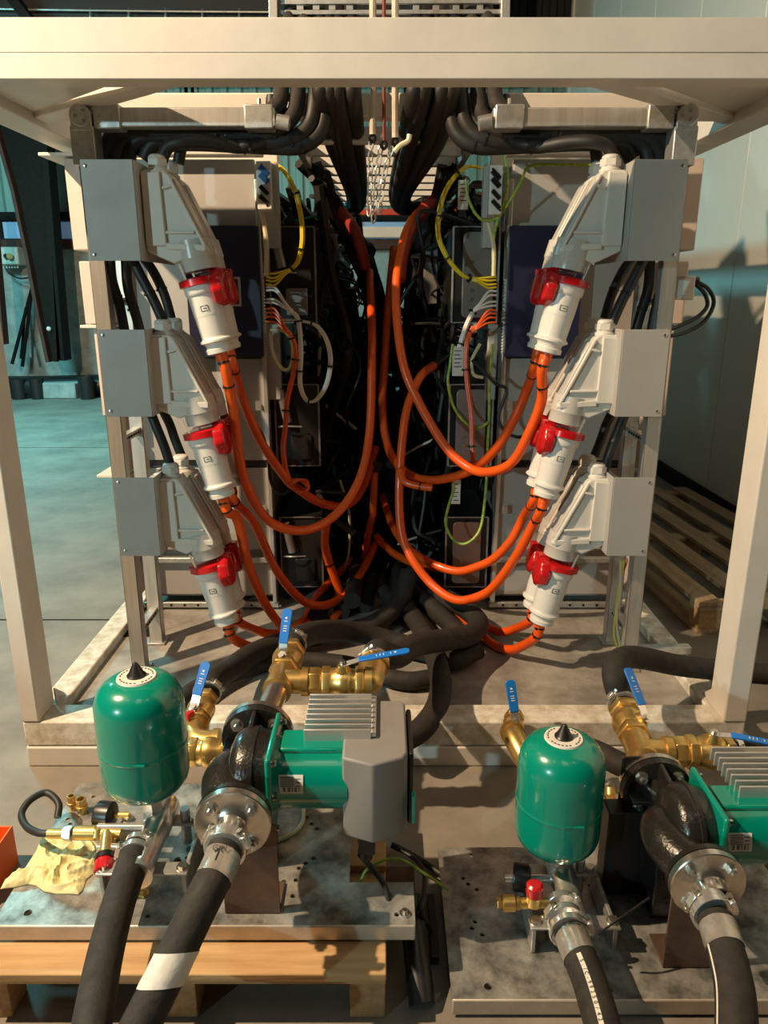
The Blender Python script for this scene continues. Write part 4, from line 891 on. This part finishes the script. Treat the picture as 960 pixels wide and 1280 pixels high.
# left small valve group behind the left vessel
g0 = PZ(288, 940, .33); g1 = PZ(250, 938, .33)
valve(g0+V((.005,0,0)), (-1,0,0), .036, .12, 'brass valve body lying behind the left pump volute', (0,.5,-.8), (.2,1,-.3), .06)
e1 = PZ(243, 928, .33)
fit('brass_elbow', 'brass elbow behind the left teal vessel', 'fitting', lambda m: elbow(m, V((e1.x+.07, e1.y, .33)), V((e1.x, e1.y, .33)), PZ(245, 905, .34), .034))
d2 = (PZ(258, 868, .36)-PZ(245, 905, .34)).normalized()
valve(PZ(245, 905, .34), d2, .036, .125, 'brass ball valve with blue lever between the left vessel and flange', (-.1,-.75,.62), (.22,.6,.75), .13, .026)
hv = PZ(245, 905, .34)+d2*.135; clamp(hv+d2*.01, d2, .040, 'steel clamp on the hose behind the left vessel', (.7,-.2,.6))
fit('red_tag', 'small red plastic tag beside the left brass elbow', 'tag', lambda m: m.bar(PZ(233, 897, .38), PZ(241, 891, .38), .012, .02), 'red')
# right pump run
B0 = A+OFF; dB = (PZ(775, 872, .34)-B0).normalized()
fit('pipe_nipple', 'short grey steel nipple behind the right pump flange', 'pipe', lambda m: m.cyl(B0-dB*.015, B0+dB*.08, .033, seg=24), 'steel')
t0 = B0+dB*.12; dR = V((.80, -.02, .0)).normalized()
fit('brass_tee', 'brass tee forking behind the right pump flange', 'fitting', lambda m: m.cyl(t0-dB*.045, t0+dB*.06, .038, seg=24).cyl(t0, t0+dR*.085, .034, seg=24).lathe(t0+dR*.065, dR, [(0,.041),(.02,.041)], 24).lathe(t0-dB*.05, dB, [(0,.043),(.02,.043)], 24))
valve(t0+dB*.06, dB, .043, .16, 'long brass ball valve with steel and blue lever left above the right pump', (.4,-.65,.65), (-.22,.75,.62), .15, .026)
hr = t0+dB*.225; clamp(hr+dB*.015, dB, .042, 'steel clamp under the black hose bend at the right', (-.7,-.3,.5))
fit('hex_nipple', 'brass hex nipple right of the forked right tee', 'fitting', lambda m: hexnut(m, t0+dR*.088, dR, .035, .042), bevel=.001)
valve(t0+dR*.122, dR, .042, .13, 'brass ball valve with blue lever beside the right heat sink fins', (0,-.2,.97), (1,-.28,-.10), .17)
fit('hose_stub', 'black hose end right of the right brass valve', 'hose', lambda m: m.tube([t0+dR*.25, t0+dR*.30, t0+dR*.36+V((0,.02,-.05)), t0+dR*.40+V((0,.05,-.15))], .040, 16), 'foam')
clamp(t0+dR*.262, dR, .040, 'steel clamp before the right heat sink fins', (0,-.8,.5))
# small valve group left of right vessel
k0 = PZ(641, 925, .2)
fit('brass_elbow', 'brass elbow peeking out left of the right teal vessel', 'fitting', lambda m: elbow(m, k0+V((.0,.02,.02)), k0+V((-.0,-.03,.02)), k0+V((.04,-.12,-.03)), .034))
valve(k0+V((.0,.03,0)), (.25,.9,.1), .030, .10, 'brass valve with upright blue lever left of the right teal vessel', (0,-.75,.6), (-.12,.5,.85), .13, .026)
valve(PZ(792, 1010, .2), (-1,0,0), .034, .12, 'brass valve with blue lever right of the right teal vessel', (0,.5,.8), (-1,.05,.05), .17)
clamp(PZ(769, 1010, .2), (1,0,0), .035, 'steel clamp between the right vessel and black bracket', (0,-.9,.3))
fit('hose_stub', 'black hose stub between the right vessel clamp and the bracket', 'hose', lambda m: m.cyl(PZ(755, 1010, .2), PZ(838, 1010, .2), .034, seg=20), 'foam')
cable('insulated_hose', [PZ(700, 925, .20), PZ(745, 940, .20), PZ(775, 955, .21), PZ(800, 962, .21)], .036, 'foam', 'short black hose passing behind the right teal vessel', 'hose', seg=16)
# relief valves
t = thing('relief_valve', PZ(110, 1042, .27), 'brass relief valve with red cap below, left of the left manifold', 'relief valve'); z = .275
MB().lathe(PZ(92, 1041, z), (1,0,0), [(0,.010),(.004,.017),(.055,.018),(.058,.013)], 20).build('body', 'brass', t)
hexnut(MB(), PZ(118, 1041, z), (1,0,0), .018, .018).build('hex', 'brass', t)
MB().cyl(PZ(124, 1041, z), PZ(152, 1042, z), .014).cyl(PZ(134, 1042, z), PZ(132, 1070, z-.005), .015, .02).build('tee', 'brass', t)
MB().lathe(PZ(132, 1068, z-.005), PZ(130, 1090, z-.02)-PZ(132, 1068, z-.005), [(0,.022),(.014,.024)], 20).build('collar', 'blackp', t)
MB().lathe(PZ(131, 1076, z-.01), PZ(129, 1095, z-.02)-PZ(131, 1076, z-.01), [(0,.021),(.005,.023),(.03,.023),(.032,.019)], 24, rad=lambda k: 1 if k % 3 else .94).build('cap', 'red', t)['label'] = 'red cap'
MB().lathe(PZ(79, 1042, z), (1,0,0), [(0,.014),(.014,.018),(.022,.018)], 6).build('swivel_nut', 'bolt', t)
t = thing('relief_valve', PZ(650, 1130, .15), 'brass relief valve with red cap on top, left of the right manifold', 'relief valve'); z = .16
MB().lathe(PZ(627, 1129, z), (1,0,0), [(0,.012),(.003,.019),(.030,.019),(.033,.012),(.065,.012)], 20).build('body', 'brass', t)
hexnut(MB(), PZ(621, 1129, z), (1,0,0), .010, .014).build('hex', 'brass', t); hexnut(MB(), PZ(645, 1129, z), (1,0,0), .010, .016).build('hex', 'brass', t)
MB().cyl(PZ(652, 1129, z), PZ(690, 1128, z), .013).cyl(PZ(667, 1130, z), PZ(667, 1130, z)+V((0,0,.03)), .018).build('tee', 'brass', t)
MB().lathe(PZ(667, 1130, z)+V((0,0,.028)), (0,0,1), [(0,.020),(.004,.021),(.026,.020),(.031,.014)], 24, rad=lambda k: 1 if k % 3 else .95).build('cap', 'red', t)['label'] = 'red cap'
cable('rubber_hose', [PZ(72, 1022, .24), PZ(73, 1004, .26), PZ(58, 991, .27), PZ(38, 1000, .27), PZ(27, 1017, .26), PZ(33, 1033, .26), PZ(48, 1041, .27), PZ(64, 1042, .275)], .009, 'black', 'thin black rubber hose curling left of the relief valve', 'hose')
fit('hose_sleeve', 'crimped brass sleeve on the curled thin hose', 'fitting', lambda m: m.cyl(PZ(60, 1042, .275), PZ(80, 1042, .275), .012))
for (x, y, r) in ((91, 1003, .013), (103, 1007, .016)):
    p = PZ(x, y+8, .19); fit('brass_fitting', '%s loose brass fitting standing on the left plate' % ('smaller' if r < .014 else 'larger'), 'fitting',
        lambda m: m.lathe(p, (0,0,1), [(0,r*.8),(.012,r*.8),(.013,r),(.022,r),(.023,r*.8),(.042,r*.85),(.042,r*.6),(.02,r*.55)], 16 if r > .014 else 14, cap=False))
# bolts and nuts on the plates
for (x, y, z, lab) in ((180,1118,.19,'small loose brass nut on the left plate by the thick hose'),(506,1143,.19,'zinc bolt at the front right corner of the left plate')):
    p = PZ(x, y, z); fit('loose_bolt', lab, 'bolt', lambda m: m.lathe(p, (0,0,1), [(0,.013),(.006,.013)], 6).cyl(p, p+V((0,0,.014)), .006, seg=8), 'brass' if x < 300 else 'bolt')
# ---------------- hoses in front
def hose(pts, r, label, seg=20, m='foam', name='insulated_hose', g='black insulated hoses'):
    o = MB().tube(pts, r, seg, res=8); last = o.last; o = o.build(name, m, ang=60); tag(o, label, 'hose', g); return o, last
RH = .0355
hA, lA = hose([PZ(171, 1062, .29), PZ(162, 1090, .29), PZ(148, 1130, .29), PZ(131, 1195, .29), PZ(114, 1285, .29), PZ(95, 1400, .28)], RH, 'thick black hose running from the left manifold off the bottom edge')
hB, lB = hose([PZ(282, 1058, .47), PZ(275, 1082, .46), PZ(262, 1108, .45), PZ(243, 1145, .42), PZ(214, 1205, .37), PZ(184, 1265, .32), PZ(140, 1350, .25)], RH, 'thick black hose with a white tape patch from the left pump inlet')
hC, lC = hose([PZ(712, 1165, .15), PZ(722, 1190, .15), PZ(736, 1225, .15), PZ(750, 1270, .15), PZ(768, 1340, .14)], .037, 'black hose with white printed stripe from the right manifold')
hD, lD = hose([PZ(895, 1150, .34), PZ(904, 1178, .335), PZ(914, 1215, .33), PZ(920, 1255, .32), PZ(921, 1340, .30)], .0355, 'black hose with taped end from the right pump inlet')
def wrap(name, l, i0, i1, r, m, lab, slant=0):
    mb = MB(); pts = l[i0:i1+1]; n = len(pts); seg = 22; vs_ = []; fs = []
    t0 = (pts[-1]-pts[0]).normalized(); u = t0.cross(V((0,0,1))).normalized(); w = t0.cross(u)
    for i, p in enumerate(pts):
        for k in range(seg):
            a = 2*math.pi*k/seg; vs_.append(p+(u*math.cos(a)+w*math.sin(a))*(r+.0012+.0012*noise.noise(V((k*.7, i*.5, r*90)))) + t0*slant*math.cos(a+.6)*r)
    for i in range(n-1):
        for k in range(seg): fs.append((i*seg+k, i*seg+(k+1) % seg, (i+1)*seg+(k+1) % seg, (i+1)*seg+k))
    mb.add(vs_, fs); o = mb.build(name, m, ang=30); tag(o, lab, 'tape'); return o
wrap('tape_wrap', lB, 4, 14, RH, 'tape', 'clear tape wrap with pen marks on the left pump inlet hose')
wrap('tape_patch', lB, 30, 36, RH, 'wtape', 'white tape patch near the bottom of the left pump hose', .5)
wrap('tape_wrap', lC, 1, 10, .037, 'tape', 'clear tape wrap at the top of the striped right hose', .15)
wrap('tape_wrap', lD, 2, 10, .0355, 'tape', 'clear tape wrap at the top of the far right hose', .1)
# front hose clamps
clamp(PZ(173, 1056, .29), (.05,-1,0), RH-.006, 'steel clamp where the left manifold meets its hose', (.85,0,.4)); clamp(PZ(170, 1068, .29), (.05,-1,0), RH, 'second steel clamp just below on the left manifold hose', (-.9,0,.3))
clamp(PZ(284, 1052, .475), (-.1,-1,0), .036, 'steel clamp on the left pump inlet hose', (-.85,0,.4)); clamp(PZ(282, 1060, .47), (-.1,-1,0), .040, 'lower steel clamp on the left pump inlet hose', (.85,0,.4))
clamp(PZ(702, 1132, .15), (.02,-1,0), .036, 'upper of three steel clamps on the right manifold', (.85,0,.4)); clamp(PZ(706, 1148, .15), (.02,-1,0), .038, 'middle of three steel clamps on the right manifold', (-.8,0,.5)); clamp(PZ(711, 1163, .15), (.02,-1,0), .042, 'lowest of three steel clamps on the right manifold', (.8,0,.2))
clamp(PZ(887, 1133, .34), (.05,-1,0), .036, 'steel clamp on the right pump inlet hose', (-.85,0,.4)); clamp(PZ(890, 1142, .34), (.05,-1,0), .039, 'lower steel clamp on the right pump inlet hose', (.85,0,.4))
# black cable tie with long tail at right manifold
o = MB().lathe(PZ(714, 1170, .15), (.02,-1,0), [(0,.045),(.006,.045)], 24, cap=False).tube([PZ(748,1168,.17), PZ(765,1155,.20), PZ(812,1122,.24)], .0028, 6).build('long_cable_tie', 'blackp'); tag(o, 'black cable tie with long tail sticking up from the right manifold hose', 'cable tie')
# printing on the striped hose and pen note on the tape
def text(body, size, M_, name, m, parent=None, ext=.0004):
    cu = bpy.data.curves.new('txt', 'FONT'); cu.body = body; cu.size = size; cu.extrude = ext; cu.align_x = 'CENTER'; cu.align_y = 'CENTER'
    o = bpy.data.objects.new('txt', cu); COL.objects.link(o); bpy.context.view_layer.update()
    me = bpy.data.meshes.new_from_object(o.evaluated_get(bpy.context.evaluated_depsgraph_get())); bpy.data.objects.remove(o)
    me.transform(M_); r = bpy.data.objects.new(name, me); me.materials.clear(); me.materials.append(M[m]); COL.objects.link(r)
    if parent is not None: me.transform(Matrix.Translation(-V(parent['_w']))); r.parent = parent
    return r
def frame(p, x, n):   # x = reading direction, n = outward normal
    x = V(x).normalized(); n = V(n); n = (n-x*n.dot(x)).normalized(); y = n.cross(x)
    return Matrix(((x.x,y.x,n.x,p.x),(x.y,y.y,n.y,p.y),(x.z,y.z,n.z,p.z),(0,0,0,1)))
up_ = V((-.30, -.35, .9)).normalized(); pts = lC[12:]; st = MB(); vs_ = []
for i, p in enumerate(pts):
    tt = (pts[min(i+1, len(pts)-1)]-pts[max(0, i-1)]).normalized(); n = (up_-tt*up_.dot(tt)).normalized(); w = tt.cross(n)
    for a in (-.13, .13): vs_.append(p+(n*math.cos(a)+w*math.sin(a))*.0376)
st.add(vs_, [(2*i, 2*i+1, 2*i+3, 2*i+2) for i in range(len(pts)-1)]); so = st.build('white_stripe', 'paper', hC)
chars = 'S./C-99250/42  0.4 MPa'
for k, ch in enumerate(chars):
    if ch == ' ': continue
    f = k*.0108+.020; acc = 0; j = 0
    while j < len(pts)-2 and acc+(pts[j+1]-pts[j]).length < f: acc += (pts[j+1]-pts[j]).length; j += 1
    tt = (pts[j+1]-pts[j]).normalized(); p = pts[j]+tt*(f-acc); n = (up_-tt*up_.dot(tt)).normalized()
    text(ch, .0115, frame(p+n*.0382, tt, n), 'hose_print', 'ink', so, .0002)
st = MB(); vs_ = []; u2 = V((-.93, -.1, .30)).normalized()
for i, p in enumerate(lD[10:]):
    q_ = lD[10:]; tt = (q_[min(i+1, len(q_)-1)]-q_[max(0, i-1)]).normalized(); n = (u2-tt*u2.dot(tt)).normalized(); w = tt.cross(n)
    for a in (-.07, .07): vs_.append(p+(n*math.cos(a)+w*math.sin(a))*.0361)
st.add(vs_, [(2*i, 2*i+1, 2*i+3, 2*i+2) for i in range(len(lD[10:])-1)]).build('white_stripe', 'paper', hD)
tw = [o for o in COL.objects if o.name.startswith('tape_wrap')][0]
ph = lB[8]; tt = (lB[10]-lB[6]).normalized(); n = V((-.05,-.5,.85)); rt = V((1,-.1,0))
text('GIN', .017, frame(lB[6]+(n-tt*n.dot(tt)).normalized()*.0380, rt, n), 'pen_note', 'ink', tw)
c0 = lB[9]+(n-tt*n.dot(tt)).normalized()*.0380
MB().bar(c0-tt*.018, c0+tt*.010, .0022, .0008, up=n).bar(c0-tt*.018, c0-tt*.008+V((.007,0,0)), .002, .0008, up=n).bar(c0-tt*.018, c0-tt*.008-V((.007,0,0)), .002, .0008, up=n).build('pen_arrow', 'ink', tw)
# brand print on the motor labels
for oo in (V((0,0,0)), OFF):
    par = [o for o in COL.objects if o.name.startswith('rating_label')][0 if oo.x == 0 else 1]
    text('wilo', .0085, frame(V((-.188, 1.4045, .514))+oo, (1,0,0), (0,-1,.15)), 'maker_print', 'ink', par)
# ---------------- hoses on the base sheet
hose([hv+d2*.0, hv+d2*.06, PZ(285, 838, .30), PZ(320, 815, .24), PZ(365, 800, .20), PZ(420, 792, .19), PZ(470, 778, .20), PZ(500, 750, .25), PZ(512, 715, .35)], .040, 'black hose arching from the left vessel valve toward the dark aisle')
hose([h1, h1+dA*.05, PZ(395, 790, .38), PZ(425, 788, .30), PZ(460, 793, .24), PZ(495, 803, .20), PZ(530, 812, .19), PZ(552, 818, .19), PZ(575, 822, .18)], .040, 'black hose from the upright lever valve crossing under the elbow hose')
hose([hc, hc+V((.01,.06,0)), PZ(495, 820, .42), PZ(520, 806, .36), PZ(555, 800, .30), PZ(588, 793, .26), PZ(598, 778, .24), PZ(580, 760, .24), PZ(548, 742, .24), PZ(515, 715, .26)], .042, 'black hose from the brass elbow curving back into the aisle')
hose([PZ(505, 925, .16), PZ(528, 910, .16), PZ(546, 884, .17), PZ(551, 858, .19), PZ(548, 835, .20), PZ(535, 800, .20), PZ(512, 765, .20), PZ(495, 740, .22)], .040, 'black hose rising right of the left pump housing')
hose([PZ(598, 812, .19), PZ(560, 826, .18), PZ(540, 800, .18), PZ(516, 770, .19), PZ(480, 740, .22)], .038, 'black hose lying lowest under the elbow hose')
hose([PZ(585, 800, .20), PZ(560, 778, .20), PZ(535, 755, .21), PZ(505, 730, .23)], .038, 'mottled black hose between the elbow hose and the aisle')
hose([PZ(220, 880, .20), PZ(255, 856, .19), PZ(300, 838, .175), PZ(350, 826, .17), PZ(430, 830, .17), PZ(500, 850, .17), PZ(540, 848, .17)], .034, 'thin black hose lying flat behind the brass tee')
hose([hr, hr+dB*.05, PZ(768, 842, .42), PZ(776, 824, .40), PZ(800, 822, .36), PZ(850, 832, .28), PZ(905, 838, .24), PZ(990, 845, .2), PZ(1100, 850, .18)], .038, 'black hose bending from the right brass valve out past the frame post')
for k, (x0, x1, z) in enumerate(((-.30, -.20, .17), (-.19, -.10, .17), (-.09, .0, .175), (.03, .08, .17), (.14, .17, .17), (.25, .27, .17), (-.14, -.12, .245), (.08, .05, .245))):
    o = MB().tube([V((x0, 3.02+.06*(k % 3), z)), V(((x0+x1)/2, 3.7, z)), V((x1, 4.5, z)), V((x1*.9, 6.2, z))], .038, 14).build('insulated_hose', 'foam'); tag(o, 'black hose lying on the aisle floor, %s' % ('against the left modules', 'second from the left modules', 'left of the aisle centre', 'right of the aisle centre', 'second from the right modules', 'against the right modules', 'on top of the left ones', 'on top of the right ones')[k], 'hose', 'hoses along the aisle floor')
# ---------------- glove, crate, channel and floor items
gl_px = [(6,1098),(30,1085),(45,1062),(52,1045),(70,1047),(80,1040),(92,1050),(105,1052),(118,1048),(126,1058),(125,1075),(118,1090),(108,1098),(103,1112),(98,1117),(85,1116),(70,1116),(55,1113),(45,1106),(35,1104),(18,1108),(0,1110)]
gc = PZ(78, 1082, .195); n = 200; Rn = 46; vs_ = []; fs = []
E_ = [PZ(x, y, .195) for x, y in gl_px]; L_ = len(E_)
for j in range(Rn+1):
    r = j/Rn
    for k in range(n):
        u = k/n*L_; i = int(u); e = E_[i % L_].lerp(E_[(i+1) % L_], u-i); p = gc.lerp(e, max(r, .001))
        q_ = V((p.x*42, p.y*36, 0)); w = noise.noise(q_*.35)*3.2
        f = (1-abs(math.sin(q_.x*.5+q_.y*.9+w*1.6)))**2*.5+(1-2*abs(noise.noise(V((q_.x*.5+w*.5, q_.y*1.3, 3)))))*.35+(1-2*abs(noise.noise(V((q_.x*2.0, q_.y*1.1+w, 7)))))*.13
        vs_.append(V((p.x, p.y, .1915+(1-r**5)*(.008+.026*f))))
for j in range(Rn):
    for k in range(n): fs.append((j*n+k, j*n+(k+1) % n, (j+1)*n+(k+1) % n, (j+1)*n+k))
gm = MB().add(vs_, fs).build('rubber_glove', 'glove', ang=180); tag(gm, 'crumpled cream rubber glove lying on the left base plate', 'glove')
sm = gm.modifiers.new('thickness', 'SOLIDIFY'); sm.thickness = .0015
t = thing('orange_crate', PZ(0, 1110, 0), 'orange crate cut off at the left picture edge', 'crate')
a = PZ(-90, 1075, .12)+V((-.02,0,0)); b = PZ(-24, 1085, .12); cz = .06
ob = MB().box((a.x, b.y, 0), (b.x+.004, b.y+.006, cz+.06)).box((b.x, b.y, 0), (b.x+.006, b.y+.16, cz+.06)).box((a.x, b.y+.154, 0), (b.x, b.y+.16, cz+.06)).box((a.x, b.y, 0), (b.x, b.y+.16, .008)); ob.build('walls', 'obox', t, bevel=.002)
MB().box((a.x, b.y-.006, .02), (b.x, b.y-.001, .07)).build('dark_band', 'red', t, bevel=.002)
# black plastic channel leaning from the plate to the floor
p = PZ(512, 1120, .13); q_ = PZ(528, 1256, .012); d = (q_-p).normalized(); u = d.cross(V((0,0,1))).normalized(); w = u.cross(d); mb = MB(); rows = []
for e in (p, q_):
    for ra in (.030, .026):
        for k in range(11): a = math.radians(-20+22*k); rows.append(e+u*math.cos(a)*ra+w*math.sin(a)*ra)
fs = []
for k in range(10): fs += [(k, k+1, 22+k+1, 22+k), (11+k, 33+k, 33+k+1, 11+k+1), (k, 11+k, 11+k+1, k+1), (22+k, 22+k+1, 33+k+1, 33+k)]
fs += [(0, 22, 33, 11), (10, 21, 43, 32)]
o = mb.add(rows, fs).build('cable_channel', 'blackp'); tag(o, 'black half round plastic channel beside the left pallet', 'channel')
o = MB().bar(PZ(538, 1120, .02), PZ(544, 1200, .02), .02, .02).build('black_strip', 'blackp', bevel=.003); tag(o, 'narrow black strip on the floor right of the plastic channel', 'strip')
cable('earth_wire', [PZ(450, 1104, .17), PZ(458, 1088, .20), PZ(478, 1076, .22), PZ(500, 1074, .22), PZ(525, 1088, .18), PZ(560, 1112, .12)], .0035, 'yg', 'yellow green wire bridging the gap between the two plates', 'cable')
cable('power_cable', [PZ(450, 1068, .29), PZ(465, 1085, .24), PZ(482, 1110, .21), PZ(490, 1150, .15)], .007, 'black', 'black power cable dropping from the left pump housing plug', 'cable')
cable('power_cable', [PZ(500, 1062, .10), PZ(520, 1075, .10), PZ(530, 1092, .12), PZ(530, 1120, .12), PZ(527, 1140, .14), PZ(540, 1165, .02)], .006, 'black', 'black cable arching behind the plastic channel', 'cable')
cable('power_cable', [PZ(490, 1056, .03), PZ(520, 1072, .02), PZ(560, 1098, .02)], .009, 'black', 'black cable lying on the floor behind the gap', 'cable')
cable('white_cable', [PZ(380, 1010, .192), PZ(378, 1028, .196), PZ(366, 1042, .196), PZ(345, 1052, .196), PZ(338, 1062, .196)], .005, 'cream', 'pale cable under the left motor on the plate', 'cable')
cable('yellow_wire', [PZ(523, 1130, .10), PZ(527, 1145, .10), PZ(526, 1160, .08)], .003, 'yg', 'short yellow wire end at the plate corner', 'cable')
fit('rust_block', 'dark block beneath the missing corner of the left plate', 'block', lambda m: m.box((-.07, 1.50, 0), (.08, 1.62, .09)), 'rust', bevel=.004)
fit('floor_batten', 'wooden batten under the front of the right base plate', 'batten', lambda m: m.box((.22, 1.31, 0), (1.3, 1.37, .043)), 'woodx', bevel=.003)
fit('floor_batten', 'wooden batten under the back of the right base plate', 'batten', lambda m: m.box((.22, 1.62, 0), (1.3, 1.68, .043)), 'woodx', bevel=.003)
fit('steel_bar', 'galvanised bar lying on the floor outside the right frame post', 'bar', lambda m: m.bar(PZ(925, 918, .02), PZ(962, 960, .02), .035, .03), 'galv', bevel=.003)
fit('floor_strut', 'strut channel lying on the base rail behind the right rack', 'strut', lambda m: m.bar(PZ(790, 812, .19), PZ(862, 811, .19), .04, .03), 'galv', bevel=.003)
fit('timber_offcut', 'small pale timber piece on the pallet beyond the right post', 'timber', lambda m: m.bar(PZ(950, 752, .19), PZ(975, 748, .19), .07, .05), 'wood', bevel=.003)
for o in list(COL.objects):
    for k in ('_w', '_n'):
        if k in o: del o[k]
